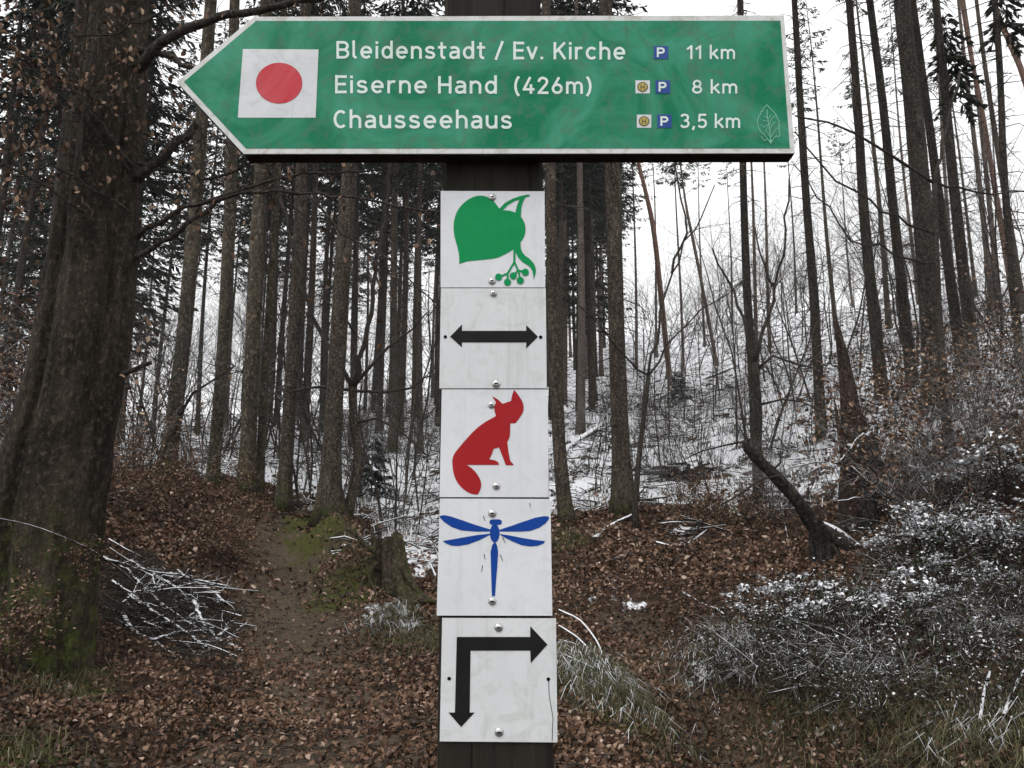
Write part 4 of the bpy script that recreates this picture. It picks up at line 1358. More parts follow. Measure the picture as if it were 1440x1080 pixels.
for px, Y, s in ((1180, 48, .9), (1250, 42, .95), (1150, 70, 1.), (1392, 34, .85), (1408, 38, .9), (1436, 30, .8), (1085, 60, .9), (1068, 45, .8), (960, 55, .7), (990, 75, .8), (1225, 66, .9), (1345, 50, .9), (1290, 60, .9), (1120, 90, .9), (1030, 88, .8), (1375, 62, .9), (925, 70, .8), (895, 62, .8), (1200, 85, .85)):
    far_tree(px, Y, 'top', rnd.choice([2, 2, 0]), LB3, G3, s, 'pine_tree')
px_tree('pine_tree', 'reddish leaning pine trunk far behind the forked sapling', [(933, 450, 9), (920, 330, 8), (908, 270, 7), (897, 225, 6), (884, 150, 5)], 46, 27, 'red_pine_bark', 8, 10, 23, 0, 0)
px_tree('pine_tree', 'thin leaning pine with a small tuft crown below the sign', [(1002, 480, 6), (985, 390, 5), (975, 340, 5), (965, 290, 4)], 55, 19, 'pine_bark', 8, 11, 14, 10, 0)
px_tree('pine_tree', 'pinkish pine trunk leaning left at the upper right', [(1420, 390, 10), (1395, 240, 8), (1380, 150, 7), (1362, 60, 6)], 36, 30, 'red_pine_bark', 8, 10, 25, 10, 0)
px_tree('pine_tree', 'pinkish pine trunk slanting through the top right corner', [(1475, 230, 10), (1440, 110, 9), (1422, 65, 9), (1400, 10, 8)], 30, 27, 'red_pine_bark', 8, 11, 23, 10, 0)
# young snowy spruce behind the crest
sp_c = crown_mesh(390, .25, 2.2, .75, 'snow_needles', .16, 6, 14, .25, snowy=True)
mb = MB(); mb.tube([(0, 0, -.1), (0, 0, 1.1), (0, 0, 2.2)], [.03, .02, .006], 6)
sp_t = mb.mesh('trunk', M['spruce_bark'])
for px, Y, s, lab in ((522, 22, .8, 'small young spruce with snow on its tiers behind the crest trunks'), (955, 40, .7, 'small dark young spruce on the snowy slope')):
    g = onground(px, Y); t = thing('young_spruce', lab, 'tree', None, g, 0, s); obj('trunk', sp_t, t); obj('crown', sp_c, t)

# ------------------------------------------------------------------ undergrowth
SH = [shrub_mesh(400 + i, 2.6, 3, (6, 5, 3), .62, .013, 'twig') for i in range(5)]
SHS = [shrub_mesh(420 + i, 1.7, 4, (6, 5, 3), .75, .010, 'snow_twig') for i in range(4)]
TH = [shrub_mesh(440 + i, 6.5, 1, (12, 6, 4), .6, .035, 'twig', up=.05, lean=.12) for i in range(4)]
BE = [shrub_mesh(460 + i, 1.35, 3, (7, 5, 2), .7, .010, 'twig', 420, 'brown_leaf', up=.05, lean=.5) for i in range(4)]
BES = [shrub_mesh(480 + i, 2.0, 2, (7, 5, 3), .7, .013, 'snow_twig', 260, 'brown_leaf', up=.03) for i in range(3)]


def clear_of_snag(p, Y):
    return not (1040 < p < 1262 and Y < 12.6)


def scatter(n, pxr, Yr, meshes, name, label, cat, group, sr=(.7, 1.2), keep=None):
    c = 0
    for _ in range(n * 6):
        if c >= n:
            break
        px = rnd.uniform(*pxr); Y = Yr[0] * (Yr[1] / Yr[0]) ** rnd.random()
        if keep and not keep(px, Y):
            continue
        place(name, rnd.choice(meshes), onground(px, Y), rnd.uniform(0, 6.28), rnd.uniform(*sr), label, cat, group)
        c += 1


scatter(105, (830, 1440), (15, 40), SH, 'bare_shrub', 'one of the bare grey shrubs on the snowy right slope', 'shrub', 'bare shrubs on the right slope', (.6, 1.2), lambda p, Y: Y > 17 or p > 1250)
scatter(130, (870, 1470), (24, 112), TH, 'bare_young_tree', 'one of the bare young trees crowding the far right slope', 'tree', 'bare young trees on the right slope', (.7, 1.35))
SHP = [shrub_mesh(500 + i, 3.6, 2, (7, 5, 3), .6, .016, 'pale_twig', up=.04) for i in range(4)]
scatter(12, (180, 600), (15.2, 18), TH, 'bare_young_tree', 'one of the bare young trees standing between the crest trunks', 'tree', 'bare young trees on the crest', (.55, .95))
scatter(36, (170, 610), (15.4, 21), SHP, 'bare_sapling', 'one of the pale bare saplings between the crest trunks', 'sapling', 'pale saplings behind the crest', (.7, 1.4))
scatter(12, (840, 1180), (14.5, 26), SHP, 'bare_sapling', 'one of the pale bare saplings on the snowy slope right of the post', 'sapling', 'pale saplings on the right slope', (.6, 1.2), lambda p, Y: Y > 15.5)
scatter(30, (0, 620), (18, 40), SH, 'bare_shrub', 'one of the bare shrubs behind the left mound', 'shrub', 'bare shrubs behind the mound', (.6, 1.1))
scatter(52, (-20, 640), (19, 44), TH, 'bare_young_tree', 'one of the bare young trees among the left spruces', 'tree', 'bare young trees among the spruces', (.7, 1.2))
scatter(34, (1090, 1470), (9.5, 15), SHS, 'snowy_shrub', 'one of the snow-dusted bare shrubs on the right bank', 'shrub', 'snow-dusted shrubs on the right bank', (.5, .95), clear_of_snag)
scatter(16, (900, 1100), (13.5, 20), SHS, 'snowy_shrub', 'one of the low snow-dusted shrubs on the slope beyond the leaf bank', 'shrub', 'snow-dusted shrubs on the middle slope', (.4, .8))
scatter(30, (110, 400), (11.2, 14.4), BE, 'beech_shrub', 'one of the low beech shrubs with dry brown leaves on the left mound', 'shrub', 'brown-leaved beech shrubs on the mound', (.35, .6), lambda p, Y: p < 385 and abs(gp(p, Y)[0] - gp(405, Y)[0]) > .5)
place('beech_shrub', BE[2], at(128, 838, 7.05), .4, .3, 'small tuft of dry beech leaves against the right flank of the massive beech', 'shrub', None)
scatter(5, (0, 110), (7.6, 9.0), BE, 'beech_shrub', 'one of the brown-leaved beech shrubs around the foot of the massive beech', 'shrub', 'beech shrubs at the massive beech', (.4, .65))
scatter(3, (-10, 40), (6.5, 6.9), BE, 'beech_shrub', 'one of the knee-high brown-leaved beech shoots in front of the massive beech', 'shrub', 'beech shoots before the massive beech', (.3, .5))
scatter(12, (-20, 90), (9, 13), BES, 'beech_shrub', 'one of the brown-leaved saplings behind the massive beech', 'shrub', 'beech saplings behind the massive beech', (.9, 1.5))
scatter(26, (1190, 1470), (10, 14.5), BES, 'beech_shrub', 'one of the brown-leaved beech saplings with snow on the right slope', 'shrub', 'brown-leaved beeches on the right slope', (.6, 1.15), clear_of_snag)
scatter(9, (980, 1090), (12.4, 14.5), BE, 'beech_shrub', 'one of the low rusty beech shrubs left of the leaning snag', 'shrub', 'rusty beech shrubs by the snag', (.4, .6))
place('beech_shrub', BES[1], onground(1312, 14.2), 1.0, 1.0, 'brown-leaved sapling right in front of the thickest right-hand trunk', 'shrub', None)
place('beech_shrub', BES[2], onground(222, 14.6), 2.2, 1.0, 'taller brown-leaved sapling beside the leftmost crest trunk', 'shrub', None)


# ---- brambles
def bramble_mesh(seed, rx=.75, n=30, leaf=820, snow=.3):
    R = np.random.default_rng(seed)
    mb, pts = MB(), []
    for _ in range(n):
        a = R.uniform(0, 6.28); r0 = R.uniform(0, .35) * rx
        p = np.array([math.cos(a) * r0, math.sin(a) * r0, -.08]); h = R.uniform(.3, .75); L = R.uniform(.5, 1.1) * rx
        a += R.normal(0, .6)
        t = np.linspace(0, 1, 8)
        q = np.stack([p[0] + math.cos(a) * L * t, p[1] + math.sin(a) * L * t, p[2] + h * 4 * t * (1 - t) * .9 + .12 * t], -1) + R.normal(0, .02, (8, 3))
        mb.tube(q, np.linspace(.006, .002, 8), 4, 0.0, cap=False)
        pts.append(q[1:])
    P = np.concatenate(pts)
    idx = R.integers(0, len(P), leaf)
    L = P[idx] + R.normal(0, .07, (leaf, 3))
    L[:, 2] = np.maximum(L[:, 2], .0)
    clump = vnoise(L[:, 0] * 5 + seed, L[:, 1] * 5, seed)
    top = (L[:, 2] > .12) & (R.random(leaf) < np.clip(snow + clump * 2.6, 0, .95))
    tint = np.where(top, R.uniform(.74, 1, leaf), R.uniform(0, .68, leaf))
    lb = MB()
    leafcard(lb, L[top], .036, .026, tint[top], .28, R)
    if snow > .2:
        hi = P[np.argsort(-P[:, 2])[:90]]
        cc = hi[R.integers(0, len(hi), 22)]
        q_ = np.repeat(cc, 9, 0) + R.normal(0, 1, (22 * 9, 3)) * np.array([.05, .05, .018])
        leafcard(lb, q_, .066, .048, R.uniform(.86, 1, len(q_)), .30, R)
    leafcard(lb, L[~top], .040, .028, tint[~top], .6, R)
    return mb.mesh('canes', M['cane']), lb.mesh('leaves', M['bramble_leaf'])


BRM = [bramble_mesh(500 + i, snow=.24) for i in range(3)]
BRL = [bramble_mesh(510 + i, snow=.08, leaf=520) for i in range(3)]
GB = 'snow-dusted brambles on the right bank'
spots = []
for _ in range(400):
    if len(spots) > 40:
        break
    px, py = rnd.uniform(1010, 1460), rnd.uniform(790, 1040)
    if py > 900 + (px - 1010) * .45 + 60 or py < 985 - (px - 960) * .72:
        continue
    if 1080 < px < 1300 and py < 872:
        continue
    p = hit(round(px), round(py))
    if all((p - q).length > .48 for q in spots):
        spots.append(p)
for p in spots:
    pxy = proj(*p)
    heavy = (pxy[0] < 1200 and pxy[1] < 960) or pxy[1] < 850
    place('bramble_bush', rnd.choice(BRM if heavy == (rnd.random() < .82) else BRL), Vector((p.x, p.y, gz1(p.x, p.y))), rnd.uniform(0, 6.28), rnd.uniform(.55, .95), 'one of the snow-dusted bramble bushes on the right bank', 'bush', GB, ('canes', 'leaves'))
for px, Y, s in ((1330, 9.2, 1.25), (1400, 8.8, 1.3), (1290, 9.4, 1.1), (1440, 9.8, 1.5), (1370, 10.2, 1.4), (1460, 8.2, 1.3)):
    place('bramble_bush', rnd.choice(BRM), onground(px, Y), rnd.uniform(0, 6.28), s * .8, 'one of the tall snow-laden bramble bushes at the right edge', 'bush', 'tall snow-laden brambles at the right edge', ('canes', 'leaves'))

SPR = [shrub_mesh(530 + i, .85, 5, (5, 3, 2), .7, .008, 'snow_twig', 0, up=-.06, lean=1.2) for i in range(4)]
for k in range(26):
    px, py = rnd.uniform(1000, 1450), rnd.uniform(800, 1010)
    if py > 900 + (px - 1010) * .35 + 60 or py < 985 - (px - 960) * .72:
        continue
    p = hit(round(px), round(py))
    place('snowy_spray', rnd.choice(SPR), Vector((p.x, p.y, gz1(p.x, p.y))), rnd.uniform(0, 6.28), rnd.uniform(.6, 1.1), 'one of the low sprays of snow-lined twigs among the right-hand brambles', 'shrub', 'snowy twig sprays on the right bank')

# ------------------------------------------------------------------ dead wood
# brush pile with snow on every stick (pixels from a close-up of the pile)
ZP = lambda p: [(120 + a / 5.538, 760 + b / 5.538) for a, b in p]
pile_c = hit(235, 890)
pile = thing('brush_pile', 'heap of snow-covered sticks beside the path left of the post', 'brush pile', None, Vector((pile_c.x, pile_c.y, gz1(pile_c.x, pile_c.y))))
ST = [([(40, 85), (300, 215), (480, 380), (660, 545), (830, 650)], 2.2, .35), ([(205, 315), (350, 410), (520, 545), (750, 690), (940, 830)], 3.0, .30), ([(275, 555), (390, 710), (540, 790), (700, 910)], 4.2, .10), ([(530, 775), (760, 710), (1000, 680)], 3.2, .22),
      ([(845, 475), (880, 570), (930, 670)], 3.6, .35), ([(380, 220), (560, 290), (700, 360), (760, 410)], 2.6, .4), ([(480, 230), (620, 310), (740, 390)], 2.4, .42), ([(600, 280), (800, 300), (1000, 340), (1100, 355)], 3.2, .35), ([(920, 360), (1000, 410), (1090, 490)], 3.4, .25),
      ([(290, 485), (420, 390), (640, 350)], 1.8, .4), ([(980, 800), (1060, 780), (1210, 860)], 4.6, .08), ([(1090, 790), (1180, 700), (1270, 635)], 2.4, .12), ([(750, 790), (880, 885)], 2.0, .12), ([(820, 740), (945, 830)], 3.0, .15), ([(230, 610), (310, 655)], 2.0, .1),
      ([(960, 690), (1010, 760), (1060, 790)], 3.4, .18), ([(1010, 760), (1110, 685)], 3.0, .2), ([(840, 740), (860, 600), (885, 480)], 1.6, .3), ([(800, 430), (920, 405), (1050, 400)], 2.0, .3), ([(540, 240), (700, 260), (830, 280)], 2.6, .38), ([(720, 230), (800, 300), (880, 330)], 2.0, .36), ([(450, 630), (600, 690)], 1.6, .2), ([(60, 130), (250, 170), (450, 220)], 3.0, .35)]
for pts, w, lift in ST:
    P3 = []
    for a, b in ZP(pts):
        h = hit(round(a), round(b)); P3.append(at(a, b, max(6.0, h.y - lift * 1.1)))
    q = catmull([(*(p - pile.location), rad(w, p) * 1.6) for p in P3], .07)
    q[1:-1, :3] += rng.normal(0, .005, (len(q) - 2, 3)); q[:, 3] *= np.linspace(1.1, .7, len(q))
    mb = MB(); mb.tube(q[:, :3], q[:, 3], 7, 0.0)
    for _ in range(3):
        i = int(rng.integers(1, len(q)))
        ax = unit(q[i, :3] - q[i - 1, :3])
        branch_gen(mb, q[i, :3], ax + rng.normal(0, .45, 3) * np.array([1, 1, .5]), rng.uniform(.15, .45), q[i, 3] * .6, 1, rng, [], .6, (2, 2), .0, jit=.2)
    mb.build('branch', M['snow_branch'], pile)
R = np.random.default_rng(77)
for k in range(46):
    px, py = R.uniform(165, 325), 0
    py = 800 + (px - 165) * .35 + R.uniform(-5, 75)
    h = hit(int(px), int(py)); p = h + Vector((0, -.1, R.uniform(.03, .3)))
    a = R.normal(-.5, .7); L = R.uniform(.3, .9)
    d = Vector((math.cos(a), R.normal(0, .3), math.sin(a) * .45))
    q = np.array([tuple(p - pile.location - d * L / 2), tuple(p - pile.location + Vector(R.normal(0, .03, 3))), tuple(p - pile.location + d * L / 2)])
    mb = MB(); mb.tube(catmull(q, .12), R.uniform(.004, .011), 5, 0.0); mb.build('branch', M['snow_branch' if R.random() < .6 else 'twig'], pile)

pt = [(-20, 726, 6.4), (40, 738, 6.6), (80, 752, 6.8), (122, 770, 6.95), (150, 788, 7.7), (175, 806, 8.6), (200, 830, 9.2)]
q = catmull([(*(at(*p) - pile.location), .0065) for p in pt], .1)
mb = MB(); mb.tube(q[:, :3], q[:, 3], 6, 0.0); mb.build('branch', M['snow_twig'], pile)
tb = MB()
for k in range(900):
    px = R.uniform(150, 335); py = 795 + (px - 150) * .40 + R.uniform(-15, 85)
    p = hit(int(px / 6) * 6, int(py / 6) * 6) - pile.location + Vector((R.normal(0, .06), R.normal(-.1, .12), abs(R.normal(.05, .16)) * math.exp(-((px - 235) / 75) ** 2)))
    a = R.normal(-.4, .9); L = R.uniform(.15, .6)
    d = Vector((math.cos(a), R.normal(0, .5), math.sin(a) * .4)) * L / 2
    tb.tube([tuple(p - d), tuple(p + Vector(R.normal(0, .03, 3))), tuple(p + d)], [.006, .005, .002], 3, 0.0, cap=False)
tb.build('twigs', M['twig'], pile)


def stick(name, label, pts, w, w1, lift, matn, cat='branch', group=None, sides=8):
    P3 = []
    for a, b in pts:
        h = hit(round(a), round(b)); P3.append(at(a, b, h.y - lift))
    o = P3[0].copy(); o.z = gz1(o.x, o.y)
    n = len(P3)
    q = catmull([(*(p - o), rad(ww, p)) for p, ww in zip(P3, np.linspace(w, w1, n))], .1)
    mb = MB(); mb.tube(q[:, :3], q[:, 3], sides, 0.0)
    return obj(name, mb.mesh(name, M[matn]), loc=o, label=label, category=cat, group=group)


stick('fallen_log', 'snow-topped fallen log on the slope just right of the post', [(786, 642), (810, 622), (856, 592)], 11, 9, .1, 'log_bark', 'log')
stick('fallen_log', 'thinner fallen log lying above the snow-topped log', [(800, 622), (822, 612), (846, 604)], 6, 5, .1, 'log_bark', 'log')
stick('fallen_log', 'long pale fallen trunk lying high on the snowy right slope', [(912, 566), (960, 545), (1044, 512)], 6, 4, .2, 'log_bark', 'log')
stick('fallen_branch', 'dry snow-edged branch lying on the leaf bank below the thick scaly trunk', [(782, 808), (850, 790), (892, 777), (935, 778)], 3.5, 1.6, .12, 'snow_twig')
stick('fallen_branch', 'frosted mossy root branch beside the foot of the thick scaly trunk', [(835, 758), (862, 738), (885, 727), (905, 718)], 8, 5, .15, 'snow_twig')
stick('fallen_branch', 'short snowy branch on the leaf bank left of the leaning snag', [(890, 750), (930, 765), (960, 768), (995, 745)], 6, 3, .15, 'snow_branch')
stick('fallen_branch', 'crooked dark twig rising from the snowy branch on the leaf bank', [(950, 790), (970, 765), (985, 735), (1002, 700)], 3, 1.6, .3, 'twig')
stick('fallen_branch', 'snowy bent stick in the middle of the dark leaf bank', [(960, 833), (990, 850), (1008, 856), (1018, 864)], 3, 2, .1, 'snow_branch')
stick('fallen_branch', 'pale stick lying on the grass below the snowy hump', [(858, 1010), (880, 993), (902, 982)], 4, 3, .08, 'log_bark')
stick('fallen_branch', 'upright snowy twig at the lower right corner', [(1378, 1015), (1384, 975), (1392, 945)], 5, 4, .3, 'snow_branch')
stick('fallen_branch', 'leaning snowy twig at the right edge', [(1412, 1005), (1425, 970), (1442, 940)], 5, 4, .3, 'snow_branch')
stick('fallen_branch', 'snow-lined stick across the lower right brambles', [(1080, 976), (1130, 965), (1180, 968)], 3, 2, .2, 'snow_branch')
for k, (pts, w) in enumerate([([(786, 858), (815, 872), (838, 900), (850, 928)], 3.2), ([(786, 880), (810, 895), (835, 920), (846, 932)], 3), ([(786, 900), (815, 908), (840, 930)], 3), ([(788, 918), (810, 928), (836, 940)], 2.4)]):
    stick('arching_grass_cane', 'one of the snowy arching canes right beside the post', pts, w, w * .7, .25, 'snow_branch', 'cane', 'snowy canes beside the post')

# roots and stump beside the path
sc_ = hit(546, 838)
st_y = sc_.y
stump = thing('tree_stump', 'mossy tree stump with gnarled roots beside the path crest', 'stump', None, Vector((sc_.x, sc_.y, gz1(sc_.x, sc_.y))))
off = stump.location
P3 = [at(a, b, st_y + .1) for a, b, w in ((553, 850, 70), (550, 810, 56), (547, 780, 50), (544, 752, 50))]
q = catmull([(*(p - off), rad(w, p)) for p, w in zip(P3, (72, 56, 50, 48))], .05)
Rs = np.random.default_rng(903)
ns_ = 40
an = np.arange(ns_) * 2 * math.pi / ns_
ridge = sum(w_ * np.cos(k * an + Rs.uniform(0, 6.28)) for k, w_ in ((2, .10), (3, .12), (5, .14), (8, .10), (13, .06)))


def stump_wob(Pp, a):
    h = (Pp[:, 2] - Pp[0, 2])[:, None]
    return 1 + ridge[None] * (.7 + .8 * np.exp(-h / .25)) + .45 * np.exp(-h / .16) * (1 + 2.2 * ridge[None]) + vnoise(an[None] * 2 + 0 * h, h * 7, 5) * .16 * np.sin(an / 2)[None]


mb = MB(); mb.tube(q[:, :3], q[:, 3] * .86, ns_, 0.0, stump_wob)
tv = np.zeros(len(mb.v[-1])); tv[:-2] = np.tile(np.clip(.15 + ridge * 1.6, 0, .8), len(q))
mb.ti[-1] = tv
rim = mb.v[-1][-ns_ - 2:-2]
rim[:, 2] += np.abs(np.interp(np.arange(ns_), np.arange(0, ns_ + 1, 4), Rs.uniform(-.16, .16, 11))) * Rs.uniform(.5, 1, ns_) - .06
mb.v[-1][-1, 2] -= .16
mb.build('trunk', M['stump_bark'], stump)
for pts, w in (([(560, 790), (575, 815), (592, 838), (622, 856)], 8), ([(540, 800), (552, 825), (560, 848), (575, 870)], 8), ([(528, 775), (512, 765), (500, 752), (486, 742)], 9), ([(530, 790), (520, 810), (532, 840)], 7), ([(560, 810), (580, 838), (600, 848)], 6), ([(525, 780), (508, 790), (500, 780), (488, 764)], 7), ([(545, 815), (535, 840), (540, 862)], 7)):
    P3 = [at(a, b, min(st_y - .05, hit(round(a), round(b)).y) - .05) for a, b in pts]
    q = catmull([(*(p - off), rad(ww, p)) for p, ww in zip(P3, np.linspace(w, w * .5, len(P3)))], .06)
    mb = MB(); mb.tube(q[:, :3], q[:, 3], 8, .35); mb.build('root', M['stump_bark'], stump)
for pts, w, lab in (([(380, 728), (410, 722), (450, 728), (490, 742)], 7, 'mossy surface root crossing the path crest'), ([(395, 738), (425, 740), (455, 752)], 6, 'lower mossy surface root on the path crest'), ([(470, 724), (485, 735), (497, 760), (508, 785)], 9, 'dark root running down beside the stump')):
    stick('tree_root', lab, pts, w, w * .6, .03, 'stump_bark', 'root')

# leaning snag, its dark broken foot and the rotten standing trunk
sn_y = hit(1160, 792).y
b0 = Vector((at(1160, 792, sn_y).x, sn_y, gz1(at(1160, 792, sn_y).x, sn_y)))
snag = thing('leaning_snag', 'dark broken trunk leaning left over the leaf bank, snow on its back', 'dead tree', None, b0)
q = catmull([(*(at(a, b, y) - b0), rad(w, at(a, b, y))) for a, b, w, y in ((1051, 618, 9, sn_y - .5), (1056, 630, 15, sn_y - .5), (1071, 650, 14, sn_y - .45), (1086, 664, 15, sn_y - .4), (1104, 683, 16, sn_y - .35), (1121, 703, 17, sn_y - .3), (1138, 727, 20, sn_y - .2), (1150, 745, 26, sn_y - .1), (1154, 770, 32, sn_y), (1156, 800, 40, sn_y))], .06)
mb = MB(); trunk_tube(mb, q[:, :3], q[:, 3], 18, 77, 0, .25, 5, .35); mb.build('trunk', M['dead_bark'], snag)
q = catmull([(*(at(a, b, y) - b0), rad(w, at(a, b, y))) for a, b, w, y in ((1146, 738, 18, sn_y - .05), (1172, 752, 24, sn_y), (1200, 773, 24, sn_y + .1), (1248, 800, 18, sn_y + .2))], .06)
mb = MB(); trunk_tube(mb, q[:, :3], q[:, 3], 14, 78, 0, .0, 5, .12); mb.build('fallen_limb', M['log_bark'], snag)
for pts, w in (([(1062, 630), (1040, 622), (1000, 630), (965, 645)], 3.5), ([(1095, 668), (1060, 680), (1030, 700), (1000, 720)], 3.5), ([(1088, 660), (1096, 650), (1098, 636)], 3.5), ([(1170, 765), (1180, 785), (1195, 800)], 4)):
    px_branch(pts, (sn_y - .45, sn_y - .5), w, w * .5, snag, b0, 'twig')
rt_y = sn_y + .7
rb0 = Vector((at(1208, 760, rt_y).x, rt_y, gz1(at(1208, 760, rt_y).x, rt_y)))
rot = thing('rotten_trunk', 'rotten reddish standing trunk with a slanted splintered top behind the leaning snag', 'dead tree', None, rb0)
q = catmull([(*(at(a, b, rt_y) - rb0), rad(w, at(a, b, rt_y))) for a, b, w in ((1208, 790, 62), (1208, 740, 56), (1206, 690, 52), (1207, 650, 48), (1210, 622, 42))], .06)
q[0, 2] = -.15
mb = MB(); trunk_tube(mb, q[:, :3], q[:, 3] * .92, 24, 79, .5, .2, 5, .4)
nv = 24
ringz = mb.v[-1][-nv - 2:-2]
ringz[:, 2] += (ringz[:, 0] - ringz[:, 0].mean()) * 1.3 + np.random.default_rng(8).uniform(-.05, .05, nv)
mb.build('trunk', M['dead_bark'], rot)
cb_ = MB()
core = [(1189, 745), (1190, 712), (1186, 690), (1192, 668), (1190, 648), (1198, 640), (1206, 632), (1213, 640), (1210, 662), (1216, 684), (1210, 705), (1213, 728), (1208, 752)]
slab(cb_, core, rt_y - rad(50, at(1208, 700, rt_y)) * .96, .14)
oc = cb_.build('rotten_core', M['rotten_wood'], rot, smooth=False); oc.location = -rb0
q = catmull([(*(at(a, b, rt_y + .25) - rb0), rad(w, at(a, b, rt_y + .25))) for a, b, w in ((1218, 720, 34), (1204, 620, 29), (1193, 550, 22), (1184, 495, 14), (1174, 445, 4))], .08)
mb = MB(); trunk_tube(mb, q[:, :3], q[:, 3], 14, 80, 0, .0, 5, .14); mb.build('splinter', M['rotten_wood'], rot)
for sx, sw, sh, dy in ((1186, 15, 520, .16), (1198, 13, 545, .30), (1212, 15, 566, .2), (1222, 12, 590, .1), (1178, 9, 560, .12)):
    pts_ = ((sx + 18, 700, sw * 1.5), (sx + 9, 640, sw * 1.2), (sx + 2, (640 + sh) / 2, sw * .8), (sx - 5, sh, 1.5))
    q = catmull([(*(at(a, b, rt_y + dy) - rb0), rad(w, at(a, b, rt_y + dy))) for a, b, w in pts_], .08)
    mb = MB(); trunk_tube(mb, q[:, :3], q[:, 3], 9, sx, 0, .0, 5, .3); mb.build('splinter', M['rotten_wood'], rot)
for pts, w in (([(1178, 655), (1195, 632), (1214, 610), (1222, 615)], 5), ([(1178, 705), (1200, 698), (1212, 700)], 3), ([(1196, 655), (1220, 678), (1236, 690)], 3.4)):
    px_branch(pts, (rt_y - .35, rt_y - .4), w, w * .6, rot, rb0, 'snow_branch')
hb_ = hit(905, 690)
hump = thing('root_plate', 'dark upturned root plate lying on the snowy slope behind the sapling', 'root plate', None, Vector((at(960, 690, 19).x, 19, gz1(at(960, 690, 19).x, 19))))
R = np.random.default_rng(15)
for k in range(26):
    a = R.uniform(0, 3.14); L = R.uniform(.4, 1.1)
    pts = [(R.normal(0, .35), R.normal(0, .1), -.1), (math.cos(a) * L * .6 + R.normal(0, .15), R.normal(0, .15), math.sin(a) * L * .35), (math.cos(a) * L * 1.2, R.normal(0, .25), math.sin(a) * L * .5 - .1)]
    mb = MB(); mb.tube(catmull(pts, .15), np.linspace(.07, .02, len(catmull(pts, .15))), 6, 0.0); mb.build('root', M['dark_bark'], hump)

# ------------------------------------------------------------------ uncountable ground cover
def on_ground_pts(n, xr, yr, keep):
    x = rng.uniform(*xr, n); y = yr[0] * (yr[1] / yr[0]) ** rng.random(n)
    k = keep(x, y)
    x, y = x[k], y[k]
    return x, y, gz(x, y)


def litter_keep(x, y):
    d = pdist(x, y)
    p = 1 - .62 * np.exp(-(d / .55) ** 2) * sstep(7.0, 9.5, y) - .25 * np.exp(-(d / .5) ** 2)
    s = snowmask(x, y); mo = mossmask(x, y)
    p = p * (1 - np.clip(s * 1.2, 0, .85)) * (1 - .55 * mo)
    p = p * np.clip(.78 + 1.1 * vnoise(x * .9, y * .9, 23) + .5 * vnoise(x * 3, y * 3, 24), .15, 1)
    fov = np.abs(x) < y * .72 + 1.0
    return (rng.random(x.shape) < p) & fov


lit = MB()
x, y, z = on_ground_pts(250000, (-9, 9), (3.2, 12.5), litter_keep)
P = np.stack([x, y, z + rng.uniform(.004, .035, len(x))], -1)
leafcard(lit, P, .049, .031, np.clip(rng.normal(.48, .24, len(x)) + .45 * vnoise(x * 1.6, y * 1.6, 9), 0, 1), .70)
x, y, z = on_ground_pts(60000, (-12, 12), (10.5, 18), litter_keep)
P = np.stack([x, y, z + rng.uniform(.004, .05, len(x))], -1)
leafcard(lit, P, .085, .052, np.clip(rng.normal(.50, .28, len(x)), 0, 1), .7)
lit.build('leaf_litter', M['litter'], smooth=False, label='brown fallen beech leaves covering the forest floor', category='leaves', kind='stuff')


def blades(mb, x, y, z, L, W, tint, lean=.6, R=rng):
    n = len(x)
    a = R.uniform(0, 6.28, n); le = np.abs(R.normal(lean, .3, n))
    L = np.broadcast_to(L, (n,)) * R.uniform(.5, 1.2, n)
    d = np.stack([np.cos(a), np.sin(a), np.zeros(n)], -1); s = np.stack([-np.sin(a), np.cos(a), np.zeros(n)], -1)
    up = np.array([0, 0, 1.0])
    p0 = np.stack([x, y, z - .02], -1)
    p1 = p0 + d * (L * .25 * le)[:, None] + up * (L * .62)[:, None]
    p2 = p0 + d * (L * .85 * le)[:, None] + up * (L * (.95 - .5 * le))[:, None]
    w = (np.broadcast_to(W, (n,)) / 2)[:, None]
    V = np.stack([p0 - s * w, p0 + s * w, p1 + s * w * .8, p1 - s * w * .8, p2], 1).reshape(-1, 3)
    b = np.arange(n)[:, None] * 5
    mb.add(V, b + np.array([[0, 1, 2, 3]]), b + np.array([[3, 2, 4]]), np.repeat(np.broadcast_to(tint, (n,)), 5))


gr = MB()
for px, py, r, n, snow in ((812, 940, .4, 1100, .6), (850, 965, .42, 1200, .4), (890, 990, .4, 700, .05), (1040, 935, .4, 600, .5), (1000, 920, .35, 500, .7), (1110, 975, .5, 700, .1), (1150, 1000, .4, 500, .1), (1250, 1040, .6, 600, .12), (1390, 1045, .6, 1100, .2), (1420, 1030, .4, 700, .5),
                           (560, 880, .3, 420, .3), (545, 866, .22, 260, .6), (600, 910, .4, 500, .0), (500, 800, .5, 500, 0), (20, 1060, .3, 250, 0), (100, 960, .25, 200, 0), (795, 765, .4, 500, .1), (1230, 960, .6, 500, .15), (1340, 980, .6, 500, .15), (470, 760, .6, 400, 0), (70, 980, .25, 150, 0)):
    c = hit(px, py)
    x = rng.normal(c.x, r * .6, n); y = rng.normal(c.y, r * .7, n)
    tint = np.where(rng.random(n) < (snow * .4 if snow > .2 else 0), rng.uniform(.91, 1, n), np.clip(rng.normal(.42, .24, n), 0, .86))
    blades(gr, x, y, gz(x, y), .20, .005, tint, 1.4)
gr.build('grass', M['grass'], smooth=False, label='tufts of dull green grass, partly snow-dusted, on the banks', category='grass', kind='stuff')

